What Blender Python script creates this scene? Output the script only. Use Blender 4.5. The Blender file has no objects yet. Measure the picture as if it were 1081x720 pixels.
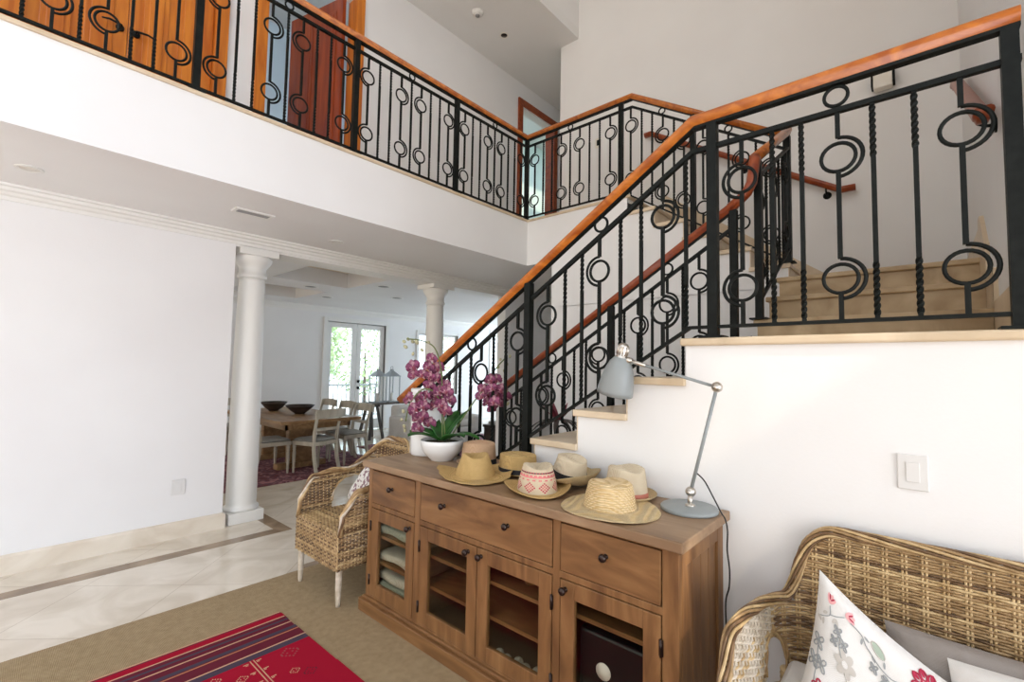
import bpy, math, random
from mathutils import Vector, Matrix
random.seed(7)
PI = math.pi
scene = bpy.context.scene
COL = scene.collection

# ------------------------------------------------------------------ helpers
class MB:
    """collects geometry for one mesh object"""
    def __init__(s):
        s.v = []; s.f = []; s.mi = []; s.sm = []; s.m = 0; s.smooth = False
    def add(s, vs, fs):
        o = len(s.v); s.v += [tuple(p) for p in vs]
        for f in fs:
            s.f.append(tuple(i + o for i in f)); s.mi.append(s.m); s.sm.append(s.smooth)
        return s
    def box(s, x0, x1, y0, y1, z0, z1):
        vs = [(x, y, z) for z in (z0, z1) for y in (y0, y1) for x in (x0, x1)]
        return s.add(vs, [(0, 2, 3, 1), (4, 5, 7, 6), (0, 1, 5, 4), (2, 6, 7, 3), (0, 4, 6, 2), (1, 3, 7, 5)])
    def prism(s, poly, axis, a, b):
        """poly: 2-D outline; axis 0 -> (y,z) extruded along x, 1 -> (x,z) along y, 2 -> (x,y) along z"""
        def P(q, t):
            return {0: (t, q[0], q[1]), 1: (q[0], t, q[1]), 2: (q[0], q[1], t)}[axis]
        n = len(poly)
        vs = [P(q, a) for q in poly] + [P(q, b) for q in poly]
        fs = [tuple(range(n)), tuple(reversed(range(n, 2 * n)))]
        for i in range(n):
            j = (i + 1) % n
            fs.append((i, i + n, j + n, j))
        return s.add(vs, fs)
    def loft(s, rings, closed=True, caps=True):
        n = len(rings[0]); vs = [p for r in rings for p in r]; fs = []
        for k in range(len(rings) - 1):
            for i in range(n if closed else n - 1):
                j = (i + 1) % n
                fs.append((k * n + i, k * n + j, (k + 1) * n + j, (k + 1) * n + i))
        if caps:
            fs.append(tuple(reversed(range(n)))); e = (len(rings) - 1) * n
            fs.append(tuple(range(e, e + n)))
        return s.add(vs, fs)
    def tube(s, pts, r, n=8, closed=False, sq=False, caps=True):
        pts = [Vector(p) for p in pts]; m = len(pts); rings = []
        nrm = None
        for i in range(m):
            if closed: t = pts[(i + 1) % m] - pts[i - 1]
            else: t = pts[min(i + 1, m - 1)] - pts[max(i - 1, 0)]
            if t.length < 1e-9: t = Vector((0, 0, 1))
            t.normalize()
            if nrm is None:
                nrm = Vector((0, 0, 1)) if abs(t.z) < .9 else Vector((1, 0, 0))
            nrm = (nrm - t * nrm.dot(t))
            if nrm.length < 1e-6: nrm = t.orthogonal()
            nrm.normalize(); b = t.cross(nrm)
            rr = r[i] if isinstance(r, (list, tuple)) else r
            off = PI / 4 if sq else 0
            k = rr * (math.sqrt(2) if sq else 1)
            rings.append([pts[i] + (nrm * math.cos(off + 2 * PI * q / n) + b * math.sin(off + 2 * PI * q / n)) * k for q in range(n)])
        if closed:
            rings.append(rings[0]); return s.loft(rings, True, False)
        return s.loft(rings, True, caps)
    def sweep(s, pts, prof, up=(0, 0, 1)):
        """sweep a 2-D profile (sideways, up) with mitred joints, kept upright"""
        pts = [Vector(p) for p in pts]; up = Vector(up); rings = []
        m = len(pts)
        for i in range(m):
            d0 = (pts[i] - pts[i - 1]).normalized() if i else (pts[1] - pts[0]).normalized()
            d1 = (pts[i + 1] - pts[i]).normalized() if i < m - 1 else d0
            t = (d0 + d1)
            t = t.normalized() if t.length > 1e-6 else d0
            side = t.cross(up)
            if side.length < .25: side = (pts[-1] - pts[0]).cross(up) if (pts[-1] - pts[0]).cross(up).length > 1e-4 else Vector((0, 1, 0))
            side.normalize(); u = side.cross(t).normalized()
            c = max(.5, t.dot(d0))
            h0 = Vector((d0.x, d0.y, 0)); h1 = Vector((d1.x, d1.y, 0))
            sx = 1.0
            if h0.length > .2 and h1.length > .2:
                sx = 1 / max(.6, math.cos(h0.angle(h1) / 2))
            rings.append([pts[i] + side * (q[0] * sx) + u * (q[1] / c if sx < 1.01 else q[1]) for q in prof])
        return s.loft(rings)
    def lathe(s, prof, n=24, c=(0, 0, 0), sx=1, sy=1):
        rings = []
        for r, z in prof:
            rings.append([(c[0] + r * sx * math.cos(2 * PI * i / n), c[1] + r * sy * math.sin(2 * PI * i / n), c[2] + z) for i in range(n)])
        return s.loft(rings)
    def grid(s, fn, nu, nv, cu=False, two=False):
        vs = [fn(i / nu, j / nv) for j in range(nv + 1) for i in range(nu + (0 if cu else 1))]
        w = nu if cu else nu + 1; fs = []
        for j in range(nv):
            for i in range(nu):
                k = (i + 1) % w if cu else i + 1
                fs.append((j * w + i, j * w + k, (j + 1) * w + k, (j + 1) * w + i))
        return s.add(vs, fs)
    def ball(s, c, r, n=12, m=8, sx=1, sy=1, sz=1):
        prof = [(max(1e-4, math.sin(PI * k / m)) * r, -math.cos(PI * k / m) * r * sz) for k in range(m + 1)]
        return s.lathe(prof, n, c, sx, sy)
    def cyl(s, a, b, r, n=12, r2=None):
        return s.tube([a, b], [r, r if r2 is None else r2], n)
    def xf(s, M, start=0):
        s.v[start:] = [tuple(M @ Vector(p)) for p in s.v[start:]]; return s
    def build(s, name, mats, parent=None, world=True, bevel=0, seg=2, sub=0):
        off = Vector((0, 0, 0)); p = parent
        if world and p is not None:
            while p is not None:
                off += p.location; p = p.parent
        me = bpy.data.meshes.new(name)
        me.from_pydata([tuple(Vector(q) - off) for q in s.v], [], s.f)
        if not isinstance(mats, (list, tuple)): mats = [mats]
        for m in mats: me.materials.append(m)
        me.polygons.foreach_set('material_index', s.mi)
        me.polygons.foreach_set('use_smooth', s.sm)
        me.update()
        import bmesh
        bm = bmesh.new(); bm.from_mesh(me)
        bmesh.ops.recalc_face_normals(bm, faces=bm.faces)
        bm.to_mesh(me); bm.free()
        o = bpy.data.objects.new(name, me); COL.objects.link(o)
        if parent is not None: o.parent = parent
        if bevel:
            b = o.modifiers.new('bevel', 'BEVEL'); b.width = bevel; b.segments = seg; b.limit_method = 'ANGLE'; b.angle_limit = math.radians(40)
            b.harden_normals = False
        if sub:
            b = o.modifiers.new('sub', 'SUBSURF'); b.levels = sub; b.render_levels = sub
        return o

def S():
    b = MB(); b.smooth = True; return b
def tag(o, label, cat, group=None, kind=None):
    o['label'] = label; o['category'] = cat
    if group: o['group'] = group
    if kind: o['kind'] = kind
    return o
def thing(name, label, cat, loc=(0, 0, 0), rz=0, group=None):
    o = bpy.data.objects.new(name, None); COL.objects.link(o); o.empty_display_size = .1
    o.location = loc; o.rotation_euler = (0, 0, rz)
    return tag(o, label, cat, group)
def struct(o, label=None, cat=None):
    o['kind'] = 'structure'
    if label: o['label'] = label
    if cat: o['category'] = cat
    return o
def dup(root, loc, rz=0, label=None, scale=None):
    r = root.copy(); COL.objects.link(r); r.location = loc; r.rotation_euler = (0, 0, rz)
    if scale: r.scale = scale
    if label: r['label'] = label
    def rec(src, dst):
        for ch in list(src.children):
            c = ch.copy(); COL.objects.link(c); c.parent = dst; rec(ch, c)
    rec(root, r)
    return r

# ------------------------------------------------------------------ materials
def new_mat(name):
    m = bpy.data.materials.new(name); m.use_nodes = True
    nt = m.node_tree; b = nt.nodes['Principled BSDF']
    return m, nt, b
def plain(name, c, rough=.5, metal=0, spec=.5, sheen=0):
    m, nt, b = new_mat(name)
    b.inputs['Base Color'].default_value = (*c, 1); b.inputs['Roughness'].default_value = rough
    b.inputs['Metallic'].default_value = metal; b.inputs['Specular IOR Level'].default_value = spec
    return m
def noisy(name, c1, c2, scale=(4, 4, 4), rough=.5, bump=0, detail=6, lo=.35, hi=.65, spec=.5, metal=0, bscale=None, c3=None, dist=0):
    m, nt, b = new_mat(name); N = nt.nodes; L = nt.links
    tc = N.new('ShaderNodeTexCoord'); mp = N.new('ShaderNodeMapping'); mp.inputs['Scale'].default_value = scale
    L.new(tc.outputs['Object'], mp.inputs[0])
    no = N.new('ShaderNodeTexNoise'); no.inputs['Scale'].default_value = 1; no.inputs['Detail'].default_value = detail
    no.inputs['Distortion'].default_value = dist
    L.new(mp.outputs[0], no.inputs['Vector'])
    cr = N.new('ShaderNodeValToRGB'); cr.color_ramp.elements[0].position = lo; cr.color_ramp.elements[1].position = hi
    cr.color_ramp.elements[0].color = (*c1, 1); cr.color_ramp.elements[1].color = (*c2, 1)
    if c3:
        e = cr.color_ramp.elements.new((lo + hi) / 2); e.color = (*c3, 1)
    L.new(no.outputs['Fac'], cr.inputs[0]); L.new(cr.outputs[0], b.inputs['Base Color'])
    b.inputs['Roughness'].default_value = rough; b.inputs['Specular IOR Level'].default_value = spec; b.inputs['Metallic'].default_value = metal
    if bump:
        src = no
        if bscale:
            src = N.new('ShaderNodeTexNoise'); src.inputs['Scale'].default_value = bscale; src.inputs['Detail'].default_value = 3
            L.new(tc.outputs['Object'], src.inputs['Vector'])
        bp = N.new('ShaderNodeBump'); bp.inputs['Strength'].default_value = bump; bp.inputs['Distance'].default_value = .01
        L.new(src.outputs['Fac'], bp.inputs['Height']); L.new(bp.outputs[0], b.inputs['Normal'])
    return m
def weave(name, c1, c2, sx, sy, rough=.8, bump=.5, dirs=('X', 'Y')):
    """two crossed wave textures with noise, for cloth and straw"""
    m, nt, b = new_mat(name); N = nt.nodes; L = nt.links
    tc = N.new('ShaderNodeTexCoord')
    ws = []
    for d, sc in zip(dirs, (sx, sy)):
        w = N.new('ShaderNodeTexWave'); w.wave_type = 'BANDS'; w.bands_direction = d
        w.inputs['Scale'].default_value = sc; w.inputs['Distortion'].default_value = 1.2; w.inputs['Detail'].default_value = 1.5; w.inputs['Detail Scale'].default_value = 2
        L.new(tc.outputs['Object'], w.inputs['Vector']); ws.append(w)
    mu = N.new('ShaderNodeMath'); mu.operation = 'MULTIPLY'
    L.new(ws[0].outputs['Fac'], mu.inputs[0]); L.new(ws[1].outputs['Fac'], mu.inputs[1])
    no = N.new('ShaderNodeTexNoise'); no.inputs['Scale'].default_value = 30; L.new(tc.outputs['Object'], no.inputs['Vector'])
    ad = N.new('ShaderNodeMath'); ad.operation = 'MULTIPLY_ADD'; ad.inputs[1].default_value = .5
    L.new(no.outputs['Fac'], ad.inputs[0]); L.new(mu.outputs[0], ad.inputs[2])
    cr = N.new('ShaderNodeValToRGB'); cr.color_ramp.elements[0].color = (*c1, 1); cr.color_ramp.elements[1].color = (*c2, 1)
    cr.color_ramp.elements[0].position = .15; cr.color_ramp.elements[1].position = .8
    L.new(ad.outputs[0], cr.inputs[0]); L.new(cr.outputs[0], b.inputs['Base Color'])
    bp = N.new('ShaderNodeBump'); bp.inputs['Strength'].default_value = bump; bp.inputs['Distance'].default_value = .004
    L.new(mu.outputs[0], bp.inputs['Height']); L.new(bp.outputs[0], b.inputs['Normal'])
    b.inputs['Roughness'].default_value = rough; b.inputs['Specular IOR Level'].default_value = .25
    return m
def glass(name, tint=(1, 1, 1), gl=.6):
    m, nt, b = new_mat(name); N = nt.nodes; L = nt.links
    N.remove(b); out = N['Material Output']
    t = N.new('ShaderNodeBsdfTransparent'); t.inputs[0].default_value = (*tint, 1)
    g = N.new('ShaderNodeBsdfGlossy'); g.inputs['Roughness'].default_value = .03
    fr = N.new('ShaderNodeFresnel'); fr.inputs[0].default_value = 1.45
    mu = N.new('ShaderNodeMath'); mu.operation = 'MULTIPLY'; mu.inputs[1].default_value = gl; L.new(fr.outputs[0], mu.inputs[0])
    mx = N.new('ShaderNodeMixShader'); L.new(mu.outputs[0], mx.inputs[0]); L.new(t.outputs[0], mx.inputs[1]); L.new(g.outputs[0], mx.inputs[2])
    L.new(mx.outputs[0], out.inputs[0])
    return m

M = {}
M['paint'] = noisy('white_wall_paint', (.80, .79, .78), (.83, .825, .815), (1.2, 1.2, 1.2), .55, .05, 3, bscale=90, spec=.3)
M['ceil'] = noisy('ceiling_paint', (.77, .765, .75), (.80, .795, .78), (1, 1, 1), .8, .04, 3, bscale=120, spec=.2)
M['green_paint'] = plain('pale_green_wall_paint', (.62, .72, .66), .7)
M['blue_daylight'] = plain('daylight_blue_wall', (.66, .75, .80), .7)  # bluish window daylight put into the bedroom wall colour
M['trim'] = plain('white_satin_trim', (.80, .79, .76), .4)
M['column'] = plain('column_plaster', (.80, .79, .75), .5)
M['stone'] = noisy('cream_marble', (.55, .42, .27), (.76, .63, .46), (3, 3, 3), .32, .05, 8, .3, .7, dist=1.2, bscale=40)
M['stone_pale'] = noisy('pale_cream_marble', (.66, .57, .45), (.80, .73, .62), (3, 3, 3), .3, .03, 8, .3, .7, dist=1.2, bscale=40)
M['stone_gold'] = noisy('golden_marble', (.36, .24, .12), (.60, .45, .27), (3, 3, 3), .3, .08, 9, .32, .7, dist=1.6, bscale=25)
M['iron'] = noisy('black_wrought_iron', (.002, .0035, .003), (.006, .008, .007), (30, 30, 30), .5, .15, 3, spec=.2)
M['rail'] = noisy('varnished_orange_wood', (.32, .075, .009), (.54, .17, .022), (9, 9, 14), .28, .04, 6, dist=1.5)
M['rail_dark'] = noisy('varnished_red_wood', (.22, .035, .009), (.34, .07, .016), (9, 9, 14), .28, .04, 6, dist=1.5)
M['door'] = noisy('varnished_orange_door_wood', (.46, .115, .008), (.66, .215, .02), (14, 14, 1.5), .35, .03, 6, dist=.8)
M['door_red'] = noisy('varnished_red_door_wood', (.22, .03, .006), (.36, .065, .012), (14, 14, 1.5), .35, .03, 6, dist=.8)
M['pine'] = noisy('aged_pine', (.125, .054, .018), (.31, .158, .060), (5, 1.6, 9), .5, .12, 8, .28, .75, dist=1.8, c3=(.215, .102, .035))
M['pine_v'] = noisy('aged_pine_upright', (.125, .054, .018), (.31, .158, .060), (9, 9, 1.5), .5, .12, 8, .28, .75, dist=1.8, c3=(.215, .102, .035))
M['pine_top'] = noisy('worn_pine_top', (.20, .115, .06), (.40, .265, .155), (9, 1.5, 6), .5, .12, 8, .28, .75, dist=1.5, c3=(.30, .19, .105))
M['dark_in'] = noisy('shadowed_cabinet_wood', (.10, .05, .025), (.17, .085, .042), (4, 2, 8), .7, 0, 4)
M['bronze'] = plain('dark_bronze', (.05, .035, .03), .3, .8)
M['steel'] = plain('brushed_nickel', (.62, .58, .52), .28, 1)
M['lamp'] = plain('grey_enamel', (.27, .295, .295), .38, 0, .5)
M['cable'] = plain('black_rubber', (.012, .012, .012), .5)
M['ceramic'] = plain('white_glazed_ceramic', (.85, .85, .84), .22)
M['plastic'] = plain('ivory_plastic', (.80, .76, .68), .35)
M['sisal'] = weave('sisal_weave', (.26, .18, .092), (.53, .40, .24), 55, 60, .95, .7)
M['glass'] = glass('clear_glass')
M['glass_dark'] = glass('cabinet_glass', (.90, .90, .87), .06)
M['wick_l'] = noisy('light_cane', (.44, .29, .13), (.64, .47, .25), (25, 25, 25), .5, .1, 4)
M['wick_m'] = noisy('golden_cane', (.26, .155, .065), (.44, .29, .14), (25, 25, 25), .5, .1, 4)
M['wick_d'] = noisy('dark_cane', (.10, .052, .022), (.22, .125, .055), (25, 25, 25), .5, .1, 4)
M['wick_w'] = noisy('whitewashed_and_lit_cane', (.50, .42, .31), (.68, .60, .49), (25, 25, 25), .6, .1, 4)
M['linen'] = weave('white_linen', (.70, .67, .63), (.84, .82, .79), 220, 220, .95, .15)
M['greycloth'] = weave('grey_brown_cloth', (.26, .225, .20), (.36, .32, .29), 160, 160, .95, .2)
M['thread_red'] = plain('red_thread', (.42, .02, .06), .8)
M['thread_pink'] = plain('pink_thread', (.85, .42, .42), .8)
M['thread_grey'] = plain('grey_thread', (.33, .34, .34), .8)
M['thread_pale'] = plain('pale_taupe_thread', (.55, .51, .46), .8)
M['thread_green'] = plain('sage_thread', (.38, .45, .36), .8)
M['thread_navy'] = plain('dark_plum_thread', (.12, .03, .07), .8)
M['chairwood'] = noisy('whitewashed_chair_wood', (.40, .36, .29), (.58, .53, .44), (8, 8, 2), .6, .05, 5)
M['tablewood'] = noisy('oiled_table_wood', (.22, .12, .05), (.38, .23, .11), (9, 1.5, 9), .4, .05, 7, dist=1.2)
M['walnut'] = noisy('dark_turned_wood', (.020, .012, .009), (.045, .028, .02), (10, 10, 10), .5, .05, 4)
M['seatpad'] = weave('grey_seat_cloth', (.36, .36, .34), (.52, .51, .48), 120, 120, .95, .2)
M['leaf'] = noisy('glossy_green_leaf', (.012, .07, .012), (.04, .17, .03), (12, 12, 12), .3, .05, 3)
M['stem'] = plain('green_stem', (.13, .17, .05), .5)
M['petal'] = noisy('magenta_petal', (.12, .016, .06), (.31, .075, .165), (45, 45, 45), .6, .05, 4)
M['petal_l'] = noisy('mauve_petal', (.30, .10, .16), (.62, .40, .42), (45, 45, 45), .6, .05, 4)
M['lip'] = plain('yellow_purple_lip', (.28, .06, .10), .5)
M['bud'] = plain('pale_green_bud', (.42, .40, .24), .5)
M['soil'] = noisy('dark_moss', (.03, .022, .012), (.09, .07, .03), (60, 60, 60), .95, .6, 4)
CAM_R = (0.659288, -0.751682, 0.017703); CAM_U = (-0.054806, -0.024562, 0.998195); CAM_F = (0.74989, 0.659068, 0.05739); CAM_LENS = 16.4936
EXPOSURE = 0.72
SUN = 1.8
# ------------------------------------------------------------------ camera
cam = bpy.data.cameras.new('camera'); cam.sensor_width = 36; cam.lens = CAM_LENS; cam.clip_start = .02
co = bpy.data.objects.new('camera', cam); COL.objects.link(co)
R3 = Matrix((CAM_R, CAM_U, tuple(-c for c in CAM_F))).transposed()
co.matrix_world = Matrix.Translation((0, 0, 1.5)) @ R3.to_4x4()
scene.camera = co

# ------------------------------------------------------------------ tiled marble floor
def marble_floor():
    m, nt, b = new_mat('polished_marble_tiles'); N = nt.nodes; L = nt.links
    tc = N.new('ShaderNodeTexCoord')
    br = N.new('ShaderNodeTexBrick'); br.offset = 0; br.squash = 1
    br.inputs['Scale'].default_value = 1; br.inputs['Brick Width'].default_value = .62; br.inputs['Row Height'].default_value = .62
    br.inputs['Mortar Size'].default_value = .0022; br.inputs['Color1'].default_value = (.70, .62, .52, 1); br.inputs['Color2'].default_value = (.74, .67, .57, 1)
    br.inputs['Mortar'].default_value = (.52, .44, .35, 1)
    mp = N.new('ShaderNodeMapping'); mp.inputs['Location'].default_value = (.12, .33, 0); mp.inputs['Rotation'].default_value = (0, 0, PI / 4)
    L.new(tc.outputs['Object'], mp.inputs[0]); L.new(mp.outputs[0], br.inputs['Vector'])
    no = N.new('ShaderNodeTexNoise'); no.inputs['Scale'].default_value = 2.2; no.inputs['Detail'].default_value = 9; no.inputs['Distortion'].default_value = 1.6
    L.new(tc.outputs['Object'], no.inputs['Vector'])
    cr = N.new('ShaderNodeValToRGB'); cr.color_ramp.elements[0].color = (.86, .83, .78, 1); cr.color_ramp.elements[1].color = (1.06, 1.06, 1.06, 1)
    cr.color_ramp.elements[0].position = .34; cr.color_ramp.elements[1].position = .60
    L.new(no.outputs['Fac'], cr.inputs[0])
    mx = N.new('ShaderNodeMix'); mx.data_type = 'RGBA'; mx.blend_type = 'MULTIPLY'; mx.inputs[0].default_value = 1
    L.new(br.outputs['Color'], mx.inputs[6]); L.new(cr.outputs[0], mx.inputs[7]); L.new(mx.outputs[2], b.inputs['Base Color'])
    b.inputs['Roughness'].default_value = .11
    return m
M['floor'] = marble_floor()
M['border'] = noisy('brown_marble_border', (.22, .15, .095), (.36, .26, .17), (3, 3, 3), .2, 0, 8, dist=1)

b = MB(); b.box(-3, 13, -3, 10, -.1, 0); struct(b.build('floor', M['floor']))
# brown inlay strip that turns the corner at the column
b = MB()
b.prism([(-3, 4.36), (1.98, 4.36), (1.98, 5.7), (1.86, 5.7), (1.86, 4.48), (-3, 4.48)], 2, -.002, .0012)
b.prism([(1.62, 3.40), (2.1, 3.40), (2.1, 3.54), (1.70, 3.54)], 2, -.002, .0012)
struct(b.build('trim_1', M['border']), 'brown marble strip inlaid in the cream floor along the left wall', 'floor inlay')

# ------------------------------------------------------------------ lower walls
b = MB(); b.box(-3, 1.55, 4.84, 5.0, 0, 2.74); struct(b.build('wall_left', M['paint']))
b = MB(); b.prism([(4.84, 0), (4.818, 0), (4.818, .125), (4.826, .137), (4.84, .14)], 0, -3, 1.55)
b.prism([(1.55, 0), (1.572, 0), (1.572, .125), (1.55, .14)], 1, 4.818, 5.0)
struct(b.build('baseboard_left', M['stone_pale']))
# the beam on the columns with its cornice
b = MB(); b.box(1.55, 5.36, 4.86, 5.14, 2.60, 2.76); struct(b.build('trim_2', M['column']), 'white beam carried by the two round columns', 'beam')
b = MB()
b.prism([(4.86, 2.60), (4.845, 2.60), (4.845, 2.618), (4.828, 2.618), (4.828, 2.645), (4.808, 2.655), (4.80, 2.672), (4.775, 2.68), (4.768, 2.70), (4.74, 2.704), (4.74, 2.72), (4.86, 2.72)], 0, -3, 5.36)
struct(b.build('trim_3', M['column']), 'stepped white cornice under the balcony ceiling', 'cornice')
# wall that carries the beam on the far right, and the wall below the upper stairs
b = MB(); b.box(5.36, 13, 4.86, 5.02, 0, 2.76); b.box(7.3, 7.4, 3.57, 4.86, 0, 2.72); b.box(5.15, 7.3, 3.57, 3.71, 0, 2.72); struct(b.build('wall_hall', M['paint']))
b = MB(); b.box(4.26, 4.40, -.28, 3.16, 0, 2.195); b.box(4.26, 4.40, 2.222, 3.16, 2.19, 2.72); struct(b.build('wall_under_stairs', M['paint']))
# right wall beyond the landing
b = MB(); b.box(2.15, 2.33, -3, -.28, 0, 7.6); struct(b.build('wall_right', M['paint']))
b = MB(); b.box(2.33, 5.33, -.46, -.28, 0, 7.6); struct(b.build('wall_landing', M['paint']))
b = MB(); b.box(5.15, 5.33, -.28, 3.71, 0, 7.6); struct(b.build('wall_back', M['paint']))
# ------------------------------------------------------------------ upper floor slab (balcony front, underside)
b = MB(); b.prism([(-3, 3.53), (4.26, 3.53), (4.26, 2.222), (5.15, 2.222), (5.15, 3.75), (7.4, 3.75), (7.4, 4.86), (-3, 4.86)], 2, 2.72, 3.245)
struct(b.build('wall_balcony', M['paint']), 'white solid front and underside of the balcony', 'balcony')
b = MB(); b.prism([(-3, 3.515), (4.245, 3.515), (4.245, 2.185), (5.15, 2.185), (5.15, 3.75), (7.4, 3.75), (7.4, 4.66), (-3, 4.66)], 2, 3.245, 3.272)
struct(b.build('floor_upper', M['stone'], bevel=.006))
b = MB(); b.box(-3, 13, 4.86, 9.9, 3.0, 3.27); struct(b.build('floor_bedrooms', M['stone']))

# ------------------------------------------------------------------ upper left wall with doors
b = MB(); Z0, Z1, ZD = 3.272, 5.98, 5.60
for x0, x1, z0 in ((-3, .06, Z0), (.06, 1.25, ZD), (1.25, 1.66, Z0), (1.66, 2.58, ZD), (2.58, 5.44, Z0), (5.44, 6.27, ZD), (6.27, 7.4, Z0)):
    b.box(x0, x1, 4.66, 4.80, z0, Z1)
struct(b.build('wall_upper', M['paint']))
b = MB(); b.box(7.26, 7.4, 3.71, 4.66, Z0, Z1); b.box(5.33, 7.4, 3.57, 3.71, Z0, Z1); struct(b.build('wall_hall_end', M['paint']))
b = MB(); b.box(-3, 7.4, 3.42, 4.80, 5.98, 6.12); struct(b.build('ceiling_upper', M['ceil']))
b = MB(); b.box(-3, 5.33, 3.42, 3.56, 6.12, 7.6); struct(b.build('wall_soffit', M['paint']))
b = MB(); b.box(-3, 5.33, -3, 3.56, 7.6, 7.75); struct(b.build('ceiling', M['ceil']))
# rooms behind the doors
b = MB(); b.box(-.5, 4.3, 7.2, 7.3, 3.27, 6.6); b.box(4.3, 4.4, 4.8, 7.3, 3.27, 6.6); b.box(-.6, -.5, 4.8, 7.3, 3.27, 6.6); struct(b.build('wall_bedroom', M['blue_daylight']))
b = MB(); b.box(4.4, 10.5, 6.6, 6.7, 3.27, 6.6); b.box(10.4, 10.5, 4.8, 6.6, 3.27, 6.6); b.box(7.4, 10.4, 4.7, 4.8, 3.27, 6.6); struct(b.build('wall_bathroom', M['green_paint']))
struct(MB().box(-3, 10.5, 5.4, 7.3, 6.6, 6.7).build('ceiling_bedrooms', M['ceil']))

def casing(name, x0, x1, w, mat, label):
    """door casing on the hall side plus jamb lining; outer width x0..x1"""
    b = MB(); zt = ZD + .02
    for a0, a1 in ((x0, x0 + w), (x1 - w, x1)):
        b.box(a0, a1, 4.63, 4.66, Z0, zt + w)
    b.box(x0 + w, x1 - w, 4.63, 4.66, zt, zt + w)
    k = w - .025
    b.box(x0 + k, x0 + w, 4.66, 4.82, Z0, zt); b.box(x1 - w, x1 - k, 4.66, 4.82, Z0, zt); b.box(x0 + k, x1 - k, 4.66, 4.82, zt - .0, zt + .025)
    return struct(b.build(name, mat, bevel=.004), label, 'door')
def panels(b, x0, x1, y, z0, z1, t=.045):
    """a door leaf in the x-z plane with raised panels"""
    b.box(x0, x1, y, y + t, z0, z1)
    w = x1 - x0; s = .09
    zs = [(z0 + .18, z1 - .14)]
    cols = ((x0 + s, x1 - s),) if w < .5 else ((x0 + s, (x0 + x1) / 2 - .035), ((x0 + x1) / 2 + .035, x1 - s))
    for a, c in zs:
        for p, q in cols:
            for sd in (-1, 1):
                yy = y if sd < 0 else y + t
                e = .012 * sd
                b.box(p, q, min(yy, yy + e), max(yy, yy + e), a, c)
                e = .02 * sd
                b.box(p + .035, q - .035, min(yy, yy + e), max(yy, yy + e), a + .035, c - .035)
def lever(parent, x, y, z, d):
    b = S(); b.lathe([(.001, 0), (.028, 0), (.028, .012), (.02, .02), (.001, .02)], 16)
    b.xf(Matrix.Translation((x, y, z)) @ Matrix.Rotation(PI / 2, 4, 'X'))
    b.tube([(x, y, z), (x, y - .055, z), (x + d * .02, y - .06, z), (x + d * .07, y - .06, z + .006), (x + d * .115, y - .058, z - .006)], [.009, .009, .009, .008, .006], 8)
    return b.build('door_handle', M['iron'], parent)
d1 = casing('door_1', -.035, 1.335, .1, M['door'], 'closed pair of orange panelled doors behind the balcony rail')
for x0, x1 in ((.067, .648), (.652, 1.233)):
    b = MB(); panels(b, x0, x1, 4.70, Z0 + .005, ZD + .015)
    lf = b.build('door_leaf', M['door'], d1, bevel=.004)
    lever(lf, .70 if x0 > .5 else .60, 4.70, 4.12, 1 if x0 > .5 else -1)
d2 = casing('door_2', 1.565, 2.67, .1, M['door'], 'open door with orange frame and dark red leaf above the balcony')
b = MB(); panels(b, 0, .86, 0, 0, ZD - Z0); b.xf(Matrix.Translation((2.52, 4.78, Z0 + .006)) @ Matrix.Rotation(math.radians(104), 4, 'Z') @ Matrix.Translation((0, -.0, 0)))
lf = b.build('door_leaf', M['door_red'], d2, bevel=.004)
b = S(); q = Matrix.Translation((2.52, 4.78, Z0)) @ Matrix.Rotation(math.radians(104), 4, 'Z')
for sy in (-.0, .045):
    sg = 1 if sy else -1
    b.tube([q @ Vector((.78, sy, .88)), q @ Vector((.78, sy + sg * .06, .88)), q @ Vector((.67, sy + sg * .06, .88))], .009, 8)
b.build('door_handle', M['iron'], lf)
d3 = casing('door_3', 5.345, 6.365, .1, M['rail_dark'], 'red framed open doorway at the far end of the balcony')

# ------------------------------------------------------------------ dining room shell
YF = 9.8
b = MB()
for x0, x1, z0, z1 in ((-1, 5.02, 0, 3.0), (5.02, 6.5, 2.46, 3.0), (6.5, 7.5, 0, 3.0), (7.5, 8.85, 0, .75), (7.5, 8.85, 2.36, 3.0), (8.85, 10.2, 0, 3.0), (10.2, 11.4, 0, .5), (10.2, 11.4, 2.6, 3.0), (11.4, 13, 0, 3.0)):
    b.box(x0, x1, YF, YF + .16, z0, z1)
struct(b.build('wall_dining', M['paint']))
# ceiling with two sunk coffers
b = MB(); zc = 2.76
xs = (-1, 2.75, 3.95, 13); ys = (5.14, 5.85, 7.1, 7.78, 9.02, YF)
for i in range(3):
    for j in range(5):
        if i == 1 and j in (1, 3): continue
        b.box(xs[i], xs[i + 1], ys[j], ys[j + 1], zc, 3.0)
struct(b.build('ceiling_dining', M['paint']))
b = MB(); b.prism([(YF, zc), (YF - .10, zc), (YF - .09, zc - .03), (YF - .03, zc - .09), (YF - .02, zc - .12), (YF, zc - .12)], 0, -1, 13)
struct(b.build('trim_4', M['trim']), 'white cornice along the far dining room wall', 'cornice')
b = MB(); b.box(-1, 5.02, YF - .02, YF, 0, .13); b.box(6.5, 13, YF - .02, YF, 0, .13); struct(b.build('baseboard_dining', M['trim']))

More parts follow.
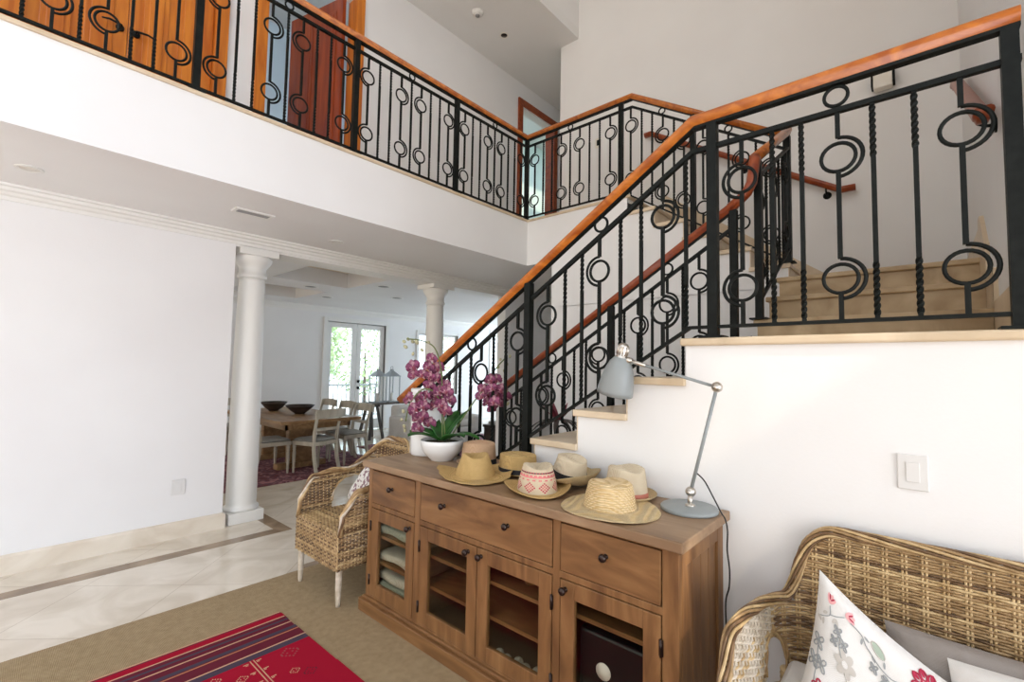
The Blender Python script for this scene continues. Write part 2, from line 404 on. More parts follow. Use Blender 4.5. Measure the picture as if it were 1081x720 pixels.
def sash(parent, x0, x1, z0, z1, y, fr=.1, bars=None, kick=0):
    b = MB()
    b.box(x0, x0 + fr, y, y + .05, z0, z1); b.box(x1 - fr, x1, y, y + .05, z0, z1)
    b.box(x0 + fr, x1 - fr, y, y + .05, z1 - fr, z1); b.box(x0 + fr, x1 - fr, y, y + .05, z0, z0 + fr + kick)
    o = b.build('door_leaf' if kick else 'sash', M['trim'], parent, bevel=.004)
    g = MB(); g.box(x0 + fr, x1 - fr, y + .02, y + .026, z0 + fr + kick, z1 - fr); g.build('pane', M['glass'], o)
    return o
b = MB(); b.box(4.93, 5.02, YF - .03, YF + .16, 0, 2.55); b.box(6.5, 6.59, YF - .03, YF + .16, 0, 2.55); b.box(5.02, 6.5, YF - .03, YF + .16, 2.46, 2.55)
d4 = struct(b.build('door_4', M['trim'], bevel=.005), 'white french doors with glass panes in the far dining wall', 'door')
l1 = sash(d4, 5.03, 5.755, .02, 2.45, YF + .03, .11, kick=.12); l2 = sash(d4, 5.765, 6.49, .02, 2.45, YF + .03, .11, kick=.12)
for z in (.98, 1.13):
    b = S(); b.ball((5.82, YF - .0, z), .035, 12, 8); b.cyl((5.82, YF + .03, z), (5.82, YF - .01, z), .022); b.build('door_knob', M['iron'], l2)
for i, (x0, x1, z0, z1) in enumerate(((7.5, 8.85, .75, 2.36), (10.2, 11.4, .5, 2.6))):
    b = MB(); w = .07
    b.box(x0 - w, x0, YF - .03, YF + .16, z0 - w, z1 + w); b.box(x1, x1 + w, YF - .03, YF + .16, z0 - w, z1 + w)
    b.box(x0, x1, YF - .03, YF + .16, z1, z1 + w); b.box(x0 - w, x1 + w, YF - .06, YF + .16, z0 - w, z0)
    o = struct(b.build('window_%d' % (i + 1), M['trim'], bevel=.004), ('bright window right of the second column', 'bright tall window seen through the stair railing')[i], 'window')
    sash(o, x0, (x0 + x1) / 2, z0, z1, YF + .05, .05); sash(o, (x0 + x1) / 2, x1, z0, z1, YF + .05, .05)

# ------------------------------------------------------------------ columns
def column(x, y, label):
    t = thing('column', label, 'column', (x, y, 0), group='round white columns')
    b = MB(); b.box(-.155, .155, -.155, .155, 0, .10); b.build('plinth', M['column'], t, world=False, bevel=.004)
    b = S(); b.lathe([(.001, .10), (.15, .10), (.155, .115), (.152, .13), (.14, .137), (.132, .145), (.130, .16), (.131, .19), (.132, .6), (.131, 1.0), (.127, 1.5), (.121, 1.95), (.114, 2.30), (.113, 2.335)], 40); b.build('shaft', M['column'], t, world=False)
    b = S(); b.lathe([(.001, 2.33), (.114, 2.33), (.13, 2.342), (.133, 2.358), (.128, 2.374), (.118, 2.382), (.118, 2.43), (.124, 2.445), (.14, 2.465), (.158, 2.488), (.168, 2.51), (.172, 2.53), (.172, 2.545), (.001, 2.545)], 40); 
    b.smooth = False; b.box(-.178, .178, -.178, .178, 2.545, 2.60)
    b.build('capital', M['column'], t, world=False)
    return t
column(1.76, 5.0, 'round white column at the end of the blank left wall')
column(4.09, 5.0, 'round white column partly hidden by the orchid and the stair rail')

# ------------------------------------------------------------------ staircase
st = thing('staircase', 'white staircase with cream marble treads and a landing above the sideboard', 'staircase', (2.7, 1.5, 0))
X0, X1 = 2.15, 3.20
R1 = 1.65 / 9; RUN = .292
def nose(k): return .845 + RUN * (9 - k)          # front edge of tread k (k=9 is the landing)
poly = [(-.28, 0)]
poly += [(nose(1) - .022, 0)]
for k in range(1, 10):
    poly.append((nose(k) - .022, R1 * k - .035))
    if k < 9: poly.append((nose(k + 1) - .022, R1 * k - .035))
poly.append((-.28, R1 * 9 - .035))
b = MB(); b.prism(poly, 0, X0, X1); b.box(X1, 4.26, -.28, .82, 0, 1.615)
b.build('stringer_wall', M['paint'], st)
for k in range(1, 9):
    b = MB(); b.box(X0 - .022, X1 + .022, nose(k + 1) - .022, nose(k), R1 * k - .035, R1 * k)
    b.box(X0, X1, nose(k) - .022, nose(k) - .012, R1 * (k - 1), R1 * k - .035)
    b.build('tread', M['stone'], st, bevel=.013, seg=4)
b = MB(); b.box(X0 - .022, 4.26, -.28, .845, 1.615, 1.65); b.build('landing_slab', M['stone'], st, bevel=.009, seg=3)
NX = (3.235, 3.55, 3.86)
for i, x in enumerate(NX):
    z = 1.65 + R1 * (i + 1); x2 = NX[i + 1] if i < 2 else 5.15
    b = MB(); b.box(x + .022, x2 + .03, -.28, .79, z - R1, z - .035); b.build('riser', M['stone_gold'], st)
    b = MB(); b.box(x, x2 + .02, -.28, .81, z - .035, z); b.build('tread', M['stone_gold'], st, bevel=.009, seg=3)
R2 = (3.272 - 2.2) / 6; G2 = .284
def nose2(k): return .78 + G2 * (k - 1)
poly = [(.78 + .022, 2.19)]
for k in range(1, 6):
    poly += [(nose2(k) + .022, 2.2 + R2 * k - .035), (nose2(k + 1) + .022, 2.2 + R2 * k - .035)]
poly += [(nose2(6) + .022, 3.2), (nose2(6) + .022, 2.19)]
b = MB(); b.prism(poly, 0, 4.26, 5.15); b.build('stringer_wall', M['paint'], st)
for k in range(1, 6):
    z = 2.2 + R2 * k
    b = MB(); b.box(4.235, 5.15, nose2(k), nose2(k + 1) + .025, z - .035, z); b.box(4.255, 5.15, nose2(k) + .012, nose2(k) + .022, z - R2, z - .035)
    b.build('tread', M['stone'], st, bevel=.009, seg=3)
# sloping stone skirtings on the walls
b = MB(); b.prism([(.5, 2.2), (.74, 2.2), (2.2, 3.272), (2.2, 3.52), (.66, 2.42), (.5, 2.42)], 0, 5.13, 5.15); b.build('skirting', M['stone'], st)
b = MB()
for x0, x1, z0, z1 in ((2.33, 3.26, 1.65, 1.86), (3.235, 3.27, 1.65, 2.03), (3.25, 3.58, 1.83, 2.03), (3.55, 3.89, 2.0, 2.22), (3.86, 5.15, 2.19, 2.38)):
    b.box(x0, x1, -.281, -.262, z0, z1)
b.prism([(3.55, 2.2), (3.89, 2.2), (3.89, 2.43), (3.80, 2.43)], 1, -.281, -.26)
b.build('skirting', M['stone'], st)
# ------------------------------------------------------------------ railings
RAILPROF = [(-.020, -.052), (.020, -.052), (.022, -.040), (.031, -.033), (.034, -.020), (.031, -.008), (.020, 0), (-.020, 0), (-.031, -.008), (-.034, -.020), (-.031, -.033), (-.022, -.040)]
FLAT = lambda w, h: [(-w / 2, -h), (w / 2, -h), (w / 2, 0), (-w / 2, 0)]
BH = .0078
def twisted(parent, x, y, z0, z1, ang):
    b = S(); rings = []
    def ring(z, a):
        return [(x + BH * 1.414 * math.cos(a + PI / 4 + q * PI / 2), y + BH * 1.414 * math.sin(a + PI / 4 + q * PI / 2), z) for q in range(4)]
    T = min(.2, (z1 - z0) * .28); n = 26; tw = 2 * PI * 2.0
    zz = [(z0, 0), (z0 + .015, 0)] + [(z0 + .015 + T * k / n, tw * k / n) for k in range(1, n + 1)]
    zz += [(z1 - .015 - T, tw)] + [(z1 - .015 - T + T * k / n, tw + tw * k / n) for k in range(1, n + 1)] + [(z1, 2 * tw)]
    b.smooth = False
    b.loft([ring(z, a + ang) for z, a in zz])
    return b.build('twisted_baluster', M['iron'], parent)
def ringed(parent, x, y, z0, z1, d, side, zu, zl, r=.056, R=.078):
    """bar broken by two double rings; d = direction along the rail, side = which way the outer arc bulges"""
    d = Vector((d[0], d[1], 0)).normalized(); b = MB(); base = Vector((x, y, 0))
    Z = Vector((0, 0, 1))
    def bar(a, c): b.tube([base + Z * a, base + Z * c], BH, 4, sq=True)
    for zc in (zu, zl):
        b.smooth = True
        b.tube([base + Z * zc + (d * math.cos(q) + Z * math.sin(q)) * r for q in [2 * PI * k / 24 for k in range(24)]], BH * .95, 6, closed=True)
        b.tube([base + Z * zc + d * side * math.cos(q) * R + Z * math.sin(q) * R for q in [PI / 2 - PI * k / 16 for k in range(17)]], BH * .95, 6)
        b.smooth = False
    # alternate which end of each pair joins the outer arc, as wrought: bar -> arc top, circle bottom -> bar
    bar(z1, zu + R); bar(zu - r, zl + R); bar(zl - r, z0)
    return b.build('ring_baluster', M['iron'], parent)
def small_ring(parent, x, y, z, d, r=.039):
    d = Vector((d[0], d[1], 0)).normalized(); b = S(); base = Vector((x, y, z)); Z = Vector((0, 0, 1))
    b.tube([base + (d * math.cos(q) + Z * math.sin(q)) * r for q in [2 * PI * k / 20 for k in range(20)]], .007, 6, closed=True)
    return b.build('ring', M['iron'], parent)
def post(parent, x, y, z0, z1, w=.043, plate=True):
    b = MB(); b.box(x - w / 2, x + w / 2, y - w / 2, y + w / 2, z0, z1)
    if plate:
        b.prism([(x - .05, y - .05), (x + .05, y - .05), (x + .05, y + .05), (x - .05, y + .05)], 2, z0, z0 + .01)
    return b.build('post', M['iron'], parent)
def rails(parent, top, drop_mid, bot, capiron=True, mat='rail'):
    """top: polyline of the handrail's top; drop_mid: mid bar below it; bot: polyline of the bottom bar"""
    b = S(); b.sweep(top, RAILPROF); o = b.build('handrail', M[mat], parent)
    low = top[:-1] if mat == 'rail' and len(top) == 4 and top[0][0] == top[-1][0] else top
    b = MB(); b.sweep([Vector(p) - Vector((0, 0, .052)) for p in low], FLAT(.036, .013)); b.build('rail_plate', M['iron'], parent)
    b = MB(); b.sweep([Vector(p) - Vector((0, 0, drop_mid)) for p in low], FLAT(.024, .020)); b.build('mid_rail', M['iron'], parent)
    b = MB(); b.sweep(bot, FLAT(.024, .014)); b.build('bottom_rail', M['iron'], parent)

# --- near railing: first flight and landing, plane x = 2.175
r1 = thing('stair_railing', 'black iron stair railing with orange handrail climbing above the sideboard to the landing', 'railing', (2.178, .8, 1.65))
XR = 2.178
HT = lambda y: 2.701 if y <= .80 else 2.701 - (y - .80) * .638       # top of handrail
BT = lambda y: 1.708 if y <= .815 else 1.708 - (y - .815) * .632      # bottom bar
DM = .158
rails(r1, [(XR, -.262, 2.701), (XR, .80, 2.701), (XR, 2.90, HT(2.90)), (XR, 3.06, HT(3.06))], DM, [(XR, -.25, BT(0)), (XR, .815, BT(0)), (XR, 2.86, BT(2.86))])
for y in (-.236, .708): post(r1, XR, y, 1.65, HT(y) - .06)
post(r1, XR, 1.784, 1.65 - R1 * 4 + .0, HT(1.784) - .06); post(r1, XR, 2.86, R1 * 2, HT(2.86) - .06)
D = (0, -1, 0)
def near(kind, y, side=1):
    zt = HT(y) - DM - .012; zb = BT(y) - .008
    if kind == 't': twisted(r1, XR, y, zb, zt, 0)
    else: ringed(r1, XR, y, zb, zt, D, side, HT(y) - DM - .198 , BT(y) + .158)
for k, y, s in (('r', .584, -1), ('t', .463, 1), ('t', .356, 1), ('r', .233, 1), ('t', .124, 1), ('t', .004, 1), ('r', -.116, 1),
                ('t', .831, 1), ('r', .945, 1), ('t', 1.058, 1), ('t', 1.173, 1), ('r', 1.298, -1), ('t', 1.407, 1), ('t', 1.52, 1), ('r', 1.64, -1),
                ('r', 1.868, 1), ('t', 1.963, 1), ('t', 2.069, 1), ('r', 2.178, -1), ('t', 2.274, 1), ('t', 2.38, 1), ('r', 2.49, -1), ('t', 2.60, 1), ('t', 2.72, 1)):
    near(k, y, s)
for y in (.236, 1.29, 2.27): small_ring(r1, XR, y, HT(y) - .065 - .043, D)

# --- inner railing of the first flight, up the three middle steps and on to the upper floor
r2 = thing('stair_railing', 'black iron railing with wooden handrail on the inner side of the lower stair flight', 'railing', (3.16, 2.86, R1 * 2))
XI = 3.165
HI = lambda y: 2.668 - (y - .79) * .630
BI = lambda y: 1.70 - (y - .84) * .632
rails(r2, [(XI, .90, HI(.90)), (XI, 2.92, HI(2.92))], DM, [(XI, .80, BI(.80)), (XI, 2.86, BI(2.86))], mat='rail_dark')
b = S()
gp = [(XI, .92, HI(.92) - .026), (XI, .86, HI(.86) - .022), (XI + .005, .82, 2.64), (XI + .02, .797, 2.70), (XI + .04, .79, 2.78), (XI + .06, .787, 2.86), (XI + .075, .785, 2.885)]
b.tube(gp, .033, 12); b.build('gooseneck', M['rail_dark'], r2)
r3t = [(3.215, .785, 2.90), (4.21, .785, 3.475)]
b = S(); b.sweep(r3t, RAILPROF); b.build('handrail', M['rail'], r2)
b = MB(); b.sweep([Vector(p) - Vector((0, 0, .052)) for p in r3t], FLAT(.036, .013)); b.build('rail_plate', M['iron'], r2)
b = MB(); b.sweep([Vector(p) - Vector((0, 0, .16)) for p in r3t], FLAT(.024, .02)); b.build('mid_rail', M['iron'], r2)
b = MB(); b.sweep([(3.24, .785, 1.93), (4.21, .785, 2.49)], FLAT(.024, .014)); b.build('bottom_rail', M['iron'], r2)
post(r2, 3.255, .775, 1.833, 2.86); post(r2, XI, .90, 1.65, HI(.9) - .06)
post(r2, XI, 1.782, R1 * 5 + .0, HI(1.782) - .06); post(r2, XI, 2.885, R1 * 2, HI(2.885) - .06)
i = 0
for y0, y1 in ((.90, 1.782), (1.782, 2.885)):
    n = 7 if y1 < 2 else 9
    pat = 'rtrtrtt' if n == 7 else 'rttrtrttr'
    pat = 'trtrtrt' if n == 7 else pat
    for k in range(n):
        y = y0 + (y1 - y0) * (k + 1) / (n + 1)
        if pat[k] == 't': twisted(r2, XI, y, BI(y) - .008, HI(y) - DM - .012, 0)
        else: ringed(r2, XI, y, BI(y) - .008, HI(y) - DM - .012, D, 1 if k % 2 else -1, HI(y) - DM - .198, BI(y) + .158)
    y = (y0 + y1) / 2; small_ring(r2, XI, y, HI(y) - .108, D)
for k, c in enumerate('rttrttr'):
    x = 3.255 + (4.26 - 3.255) * (k + 1) / 8; zt = 2.90 + (x - 3.215) * .578 - .172; zb = 1.93 + (x - 3.24) * .577 - .008
    if c == 't': twisted(r2, x, .785, zb, zt, 0)
    else: ringed(r2, x, .785, zb, zt, (1, 0, 0), 1 if k % 2 else -1, zt - .186, zb + .166)

# --- balcony railing, along the hall, back to the stairs and down the upper flight
r3 = thing('balcony_railing', 'black iron balcony railing with ring balusters and orange handrail around the upper floor', 'railing', (4.26, 3.555, 3.272))
XB, YB, TB = 4.268, 3.56, 4.318
BB = 3.315
HU = lambda y: TB if y >= 2.17 else TB - (2.17 - y) * .625
BU = lambda y: BB if y >= 2.26 else BB - (2.26 - y) * .628
rails(r3, [(-2.6, YB, TB), (XB, YB, TB), (XB, 2.17, TB), (XB, .80, HU(.80))], .128, [(-2.6, YB, BB), (XB, YB, BB), (XB, 2.26, BB), (XB, .82, BU(.82))])
post(r3, XB, .80, 2.38, HU(.80) - .03, .05); post(r3, XB, 2.30, 3.272, TB - .06); post(r3, XB, 1.56, nose2(1) * 0 + 2.2 + R2 * 3, HU(1.56) - .06)
for x in (-2.55, -1.417, -.285, .85, 1.99, 3.13, XB): post(r3, x, YB, 3.272, TB - .06)
XD = (1, 0, 0)
pat = 'rttrtrttr'; sides = (-1, 0, 0, 1, 0, -1, 0, 0, 1)
px = [-2.55, -1.417, -.285, .85, 1.99, 3.13, XB]
ZT = TB - .128 - .012
for a, c in zip(px[:-1], px[1:]):
    for k in range(9):
        x = a + (c - a) * (k + 1) / 10
        if pat[k] == 't': twisted(r3, x, YB, BB - .008, ZT, 0)
        else: ringed(r3, x, YB, BB - .008, ZT, XD, sides[k], ZT - .19, BB + .175)
    small_ring(r3, (a + c) / 2, YB, TB - .097, XD, .030)
for k in range(9):
    y = YB + (2.30 - YB) * (k + 1) / 10
    if pat[k] == 't': twisted(r3, XB, y, BB - .008, ZT, 0)
    else: ringed(r3, XB, y, BB - .008, ZT, D, sides[k], ZT - .19, BB + .175)
small_ring(r3, XB, (YB + 2.30) / 2, TB - .097, D, .030)
ys = [2.17 + .02, 2.07, 1.96, 1.85, 1.74, 1.645, 1.47, 1.36, 1.25, 1.14, 1.03, .92]
for k, y in enumerate(ys):
    zt = HU(y) - .14; zb = BU(y) - .008
    if 'rttrtrrttrtr'[k] == 't': twisted(r3, XB, y, zb, zt, 0)
    else: ringed(r3, XB, y, zb, zt, D, -1 if k % 2 else 1, zt - .19, zb + .175)
for y in (1.86, 1.25): small_ring(r3, XB, y, HU(y) - .097, D, .030)

# --- handrails on the walls
def wall_rail(label, pts, brackets, nrm):
    t = thing('wall_handrail', label, 'handrail', pts[0])
    b = S(); b.sweep(pts, RAILPROF); b.build('handrail', M['rail_dark'], t)
    n = Vector(nrm)
    for p in brackets:
        p = Vector(p)
        b = S(); b.tube([p - Vector((0, 0, .05)), p - Vector((0, 0, .085)) , p - Vector((0, 0, .10)) + n * .025, p - Vector((0, 0, .105)) + n * (.071 if n.x else .054)], .008, 8)
        q = p - Vector((0, 0, .105)) + n * (.075 if n.x else .058)
        rot = Vector((0, 0, 1)).rotation_difference(n).to_matrix().to_4x4()
        s0 = len(b.v); b.lathe([(.001, -.006), (.034, -.006), (.034, 0), (.001, 0)], 16); b.xf(Matrix.Translation(q) @ rot, s0)
        b.build('bracket', M['iron'], t)
    return t
wall_rail('dark orange handrail fixed to the back wall beside the upper flight', [(5.075, 2.42, 4.30), (5.075, 2.34, 4.30), (5.075, .52, 3.19), (5.075, .42, 3.19)], [(5.075, 2.1, 4.152), (5.075, 1.35, 3.695), (5.075, .64, 3.262)], (1, 0, 0))
wall_rail('short end of a wooden handrail on the wall right of the landing steps', [(2.80, -.222, 2.665), (2.90, -.222, 2.68), (4.45, -.222, 3.59), (4.52, -.222, 3.60)], [(3.05, -.222, 2.768), (4.2, -.222, 3.443)], (0, -1, 0))

# ------------------------------------------------------------------ small fittings on walls and ceilings
t = thing('wall_speaker', 'small cream box with black ends high on the stairwell wall', 'wall fitting', (5.1, .21, 4.1))
b = MB(); b.box(5.02, 5.11, .145, .275, 3.98, 4.13); b.build('housing', M['plastic'], t, bevel=.01)
for y in (.275, .128):
    b = MB(); b.box(5.05, 5.15, y, y + .017, 4.02, 4.16); b.build('bracket', M['iron'], t, bevel=.004)
M['plate'] = plain('off_white_plate', (.72, .71, .69), .4)
t = thing('light_switch', 'white rocker light switch on the white wall above the wicker sofa', 'light switch', (2.145, .038, 1.165))
b = MB(); b.box(2.141, 2.15, -.003, .080, 1.106, 1.226); b.build('plate', M['plate'], t, bevel=.003)
b = MB(); b.box(2.137, 2.1412, .020, .057, 1.133, 1.200); b.build('rocker', M['plate'], t, bevel=.002)
t = thing('wall_plate', 'blank white outlet plate low on the left wall', 'outlet', (1.2, 4.835, .43))
b = MB(); b.box(1.148, 1.25, 4.832, 4.84, .365, .495); b.build('plate', M['plate'], t, bevel=.003)
b = MB(); b.box(1.175, 1.222, 4.829, 4.8325, .39, .47); b.build('insert', M['plate'], t, bevel=.002)
t = thing('wall_plate', 'small white switch plate on the stairwell wall behind the upper railing', 'switch plate', (5.145, 3.1, 4.35))
b = MB(); b.box(5.14, 5.15, 3.06, 3.14, 4.36, 4.49); b.build('plate', M['plastic'], t, bevel=.003)
b = MB(); b.box(5.135, 5.141, 3.085, 3.115, 4.39, 4.46); b.build('insert', M['iron'], t)
t = thing('air_vent', 'white slotted air vent in the balcony underside', 'vent', (1.42, 4.07, 2.72))
b = MB(); x0, x1, y0, y1 = 1.27, 1.56, 4.0, 4.13
for q in ((x0, x1, y0, y0 + .025), (x0, x1, y1 - .025, y1), (x0, x0 + .025, y0 + .025, y1 - .025), (x1 - .025, x1, y0 + .025, y1 - .025)): b.box(*q, 2.708, 2.72)
b.build('frame', M['trim'], t)
M['vent'] = plain('grey_vent_slats', (.33, .33, .33), .5)
for k in range(5):
    y = y0 + .033 + k * .016
    b = MB(); b.prism([(y, 2.712), (y + .012, 2.709), (y + .012, 2.7105), (y, 2.7135)], 0, x0 + .025, x1 - .025); b.build('slat', M['vent'], t)
b = MB(); b.box(x0 + .02, x1 - .02, y0 + .02, y1 - .02, 2.7165, 2.7195); b.build('backing', M['vent'], t)
def downlight(x, y, z, label, mat='trim', r=.07, cone='vent'):
    t = thing('ceiling_light', label, 'ceiling light', (x, y, z), group='recessed ceiling lights')
    b = S(); b.lathe([(r * .72, -.002), (r * .75, -.008), (r, -.006), (r, 0), (r * .72, 0), (r * .72, -.002)], 28); b.build('trim_ring', M[mat], t, world=False)
    b = S(); b.lathe([(.001, -.003), (r * .72, -.003), (r * .72, -.001), (.001, -.001)], 24); b.build('lens', M[cone], t, world=False)
    return t
downlight(.155, 4.27, 2.72, 'round recessed light in the balcony underside near the left edge', cone='plastic')
downlight(2.29, 4.36, 2.72, 'round recessed light in the balcony underside behind the air vent', cone='trim')
downlight(4.45, 4.15, 5.98, 'small brass recessed light in the upper hall ceiling', 'plastic', .06, 'bronze')
t = thing('smoke_detector', 'round white smoke detector on the upper hall ceiling', 'smoke detector', (3.93, 4.13, 5.98))
b = S(); b.lathe([(.001, -.045), (.045, -.045), (.06, -.035), (.075, -.012), (.075, 0), (.001, 0)], 28); b.build('housing', M['trim'], t, world=False)
b = S(); b.lathe([(.001, -.056), (.028, -.054), (.03, -.044), (.001, -.044)], 20); b.build('sensor', M['vent'], t, world=False)
M['darkglass'] = plain('unlit_lens', (.10, .10, .10), .3)
for x, y, l in ((4.21, 6.45, 'dark recessed light in the dining ceiling right of the front coffer'), (4.24, 8.35, 'dark recessed light in the dining ceiling above the french doors'), (3.50, 7.44, 'recessed light between the two ceiling coffers'), (5.08, 7.33, 'recessed light in the dining ceiling nearest the second column')):
    downlight(x, y, 2.76, l, 'trim', .12, 'darkglass')
# ------------------------------------------------------------------ rugs
t = tag(MB().box(-2.6, 2.148, -1.6, 3.452, .0, .008).build('sisal_rug', M['sisal']), 'large plain sisal rug covering the floor under the sideboard', 'rug')
KC = [plain('kilim_' + n, c, .95, spec=.1) for n, c in (('red', (.34, .007, .026)), ('wine', (.13, .018, .032)), ('navy', (.07, .05, .075)), ('cream', (.58, .33, .22)), ('pink', (.30, .06, .07)), ('orange', (.42, .17, .09)))]
def kilim():
    x0, x1, y1 = -.9, 1.285, 2.95; b = MB(); z0, z1 = .008, .0145
    bands = [(.012, 3), (.010, 1), (.045, 0), (.010, 3), (.030, 1), (.016, 2), (.030, 1), (.010, 3), (.045, 1), (.028, 2), (.008, 1), (.010, 5), (.072, 1), (.010, 3), (.045, 2), (.3, 0), (1.6, 0)]
    y = y1
    for w, m in bands:
        b.m = m; b.box(x0, x1 + random.uniform(-.004, .004), y - w, y, z0, z1); y -= w
    def dia(cx, cy, s, m):
        b.m = m
        for k in range(-3, 4):
            q = (4 - abs(k)) * s * .28
            b.box(cx + k * s * .32, cx + k * s * .32 + s * .2, cy - q, cy - q + s * .24, z1 - .002, z1 + .0006)
            b.box(cx + k * s * .32, cx + k * s * .32 + s * .2, cy + q - s * .24, cy + q, z1 - .002, z1 + .0006)
            if k % 2: b.box(cx + k * s * .32, cx + k * s * .32 + s * .2, cy - s * .1, cy + s * .1, z1 - .002, z1 + .0006)
    for cx, cy, s, m in ((1.145, 2.50, .042, 4), (1.10, 2.335, .022, 3), (.905, 2.45, .024, 3), (.81, 2.52, .026, 3), (1.15, 2.28, .03, 1), (1.1, 2.1, .045, 3), (.8, 2.25, .03, 4), (1.16, 1.9, .05, 3), (.6, 2.2, .05, 3), (.75, 1.95, .04, 5), (1.0, 1.7, .06, 4)): dia(cx, cy, s, m)
    b.m = 3
    for k in range(14):
        y = 2.565 - k * .045
        for x in (.978, .994): b.box(x, x + .005, y - .045, y, z1 - .002, z1 + .0006)
        if k % 2 == 0:
            for x, w in ((.945, .024), (.952, .012), (1.004, .024), (1.004, .012)):
                b.box(x, x + w, y - (.02 if w > .02 else .03), y - (.014 if w > .02 else .024), z1 - .002, z1 + .0006)
    return tag(b.build('kilim_rug', KC), 'red kilim rug with wine and navy stripes lying on the sisal', 'rug')
kilim()

# ------------------------------------------------------------------ sideboard
sb = thing('sideboard', 'wide aged pine sideboard with four glass doors against the white stair wall', 'sideboard', (1.89, 1.64, .008))
FX, BX, YL, YR = 1.655, 2.13, 2.615, .66
b = MB(); b.box(1.618, 2.137, .632, 2.642, .874, .913); b.build('top', M['pine_top'], sb, bevel=.005)
b = MB(); b.box(1.622, 2.135, YR - .03, YL + .03, .008, .082); b.prism([(YR - .03, .082), (YL + .03, .082), (YL + .005, .1), (YR - .005, .1)], 0, 1.64, 2.13); b.build('plinth', M['pine'], sb, bevel=.005)
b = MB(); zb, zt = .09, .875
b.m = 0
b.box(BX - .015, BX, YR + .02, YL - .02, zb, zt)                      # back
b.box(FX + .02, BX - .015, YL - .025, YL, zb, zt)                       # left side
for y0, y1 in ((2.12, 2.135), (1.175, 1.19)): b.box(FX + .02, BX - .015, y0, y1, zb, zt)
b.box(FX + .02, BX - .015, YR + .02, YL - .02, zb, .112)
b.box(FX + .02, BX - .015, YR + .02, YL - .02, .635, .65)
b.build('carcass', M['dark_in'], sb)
b = MB()
for y0, y1 in ((YL - .035, YL), (2.103, 2.153), (1.165, 1.203), (YR, .722)): b.box(FX, FX + .03, y0, y1, zb, zt)
for z0, z1 in ((.09, .112), (.63, .658), (.858, .875)): b.box(FX + .001, FX + .029, YR + .02, YL - .02, z0, z1)
b.build('face_frame', M['pine_v'], sb, bevel=.003)
b = MB()
b.box(FX + .03, FX + .065, YR, YR + .03, zb, zt); b.box(BX - .065, BX, YR, YR + .03, zb, zt)
b.box(FX + .065, BX - .065, YR + .001, YR + .03, .80, zt); b.box(FX + .065, BX - .065, YR + .001, YR + .03, zb, .17)
n = 4; w = (BX - FX - .13) / n
for k in range(n): b.box(FX + .065 + k * w + .0015, FX + .065 + (k + 1) * w - .0015, YR + .010, YR + .028, .17, .80)
b.build('side_panel', M['pine_v'], sb, bevel=.0025)
b = MB(); b.box(FX, BX, YL - .001, YL + .004, zb, zt); b.build('side_panel', M['pine_v'], sb)
for y0, y1, zz in ((2.135, 2.59, (.30, .455)), (1.19, 2.12, (.305, .468)), (.68, 1.175, (.485,))):
    for z in zz:
        b = MB(); b.box(FX + .035, BX - .015, y0, y1, z - .009, z + .009); b.build('shelf', M['pine'], sb)
def knob(parent, y, z):
    b = S(); b.lathe([(.001, 0), (.011, 0), (.010, .004), (.006, .008), (.006, .015), (.013, .019), (.0165, .026), (.015, .033), (.008, .037), (.001, .038)], 16)
    b.xf(Matrix.Translation((FX - .002, y, z)) @ Matrix.Rotation(-PI / 2, 4, 'Y')); return b.build('knob', M['bronze'], parent)
for y0, y1, ks in ((2.157, 2.576, (2.368,)), (1.207, 2.099, (1.902, 1.458)), (.726, 1.161, (.948,))):
    b = MB(); b.box(FX - .003, FX + .4, y0, y1, .662, .855); d = b.build('drawer', M['pine'], sb, bevel=.003)
    for k in ks: knob(d, k, .775)
for y0, y1, ky, hy in ((2.157, 2.576, 2.19, 2.578), (1.658, 2.099, 1.715, 2.10), (1.207, 1.652, 1.625, 1.204), (.726, 1.161, 1.135, .724)):
    b = MB(); z0, z1, s = .114, .627, .068
    b.box(FX - .003, FX + .022, y0, y0 + s, z0, z1); b.box(FX - .003, FX + .022, y1 - s, y1, z0, z1)
    b.box(FX - .002, FX + .021, y0 + s, y1 - s, z0, z0 + s + .005); b.box(FX - .002, FX + .021, y0 + s, y1 - s, z1 - s, z1)
    d = b.build('door', M['pine_v'], sb, bevel=.003)
    b = MB(); b.box(FX + .006, FX + .010, y0 + s - .005, y1 - s + .005, z0 + s - .005, z1 - s + .005); b.build('glass_pane', M['glass_dark'], d)
    knob(d, ky, .592)
    for z in (.20, .52):
        b = S(); b.cyl((FX - .006, hy, z - .03), (FX - .006, hy, z + .03), .0055, 8); b.smooth = False; b.box(FX - .005, FX - .002, hy - .008, hy + .008, z - .028, z + .028); b.build('hinge', M['bronze'], d)
# things kept inside
M['blanket'] = weave('pale_green_blanket', (.30, .32, .24), (.44, .46, .36), 90, 90, .95, .3)
M['blanket2'] = weave('cream_blanket', (.45, .41, .32), (.60, .56, .46), 90, 90, .95, .3)
def blanket(z, h, mat, label):
    b = S()
    def f(u, v):
        a = 2 * PI * v; e = .35
        cx = abs(math.cos(a)) ** e * (1 if math.cos(a) > 0 else -1); sz = abs(math.sin(a)) ** e * (1 if math.sin(a) > 0 else -1)
        k = 1 - .05 * math.sin(9 * u + z * 30)
        return (1.84 + cx * .14 * k, 2.18 + u * .37, z + h / 2 + sz * h / 2 * (.9 + .1 * math.sin(7 * u)))
    vs = [[f(u / 14, v / 20) for v in range(20)] for u in range(15)]; b.loft(vs)
    return tag(b.build('folded_blanket', mat), label, 'blanket', 'folded blankets in the sideboard')
blanket(.312, .055, M['blanket2'], 'cream folded blanket on the lower shelf behind the left glass door'); blanket(.112, .075, M['blanket'], 'green folded blanket lowest behind the left glass door')
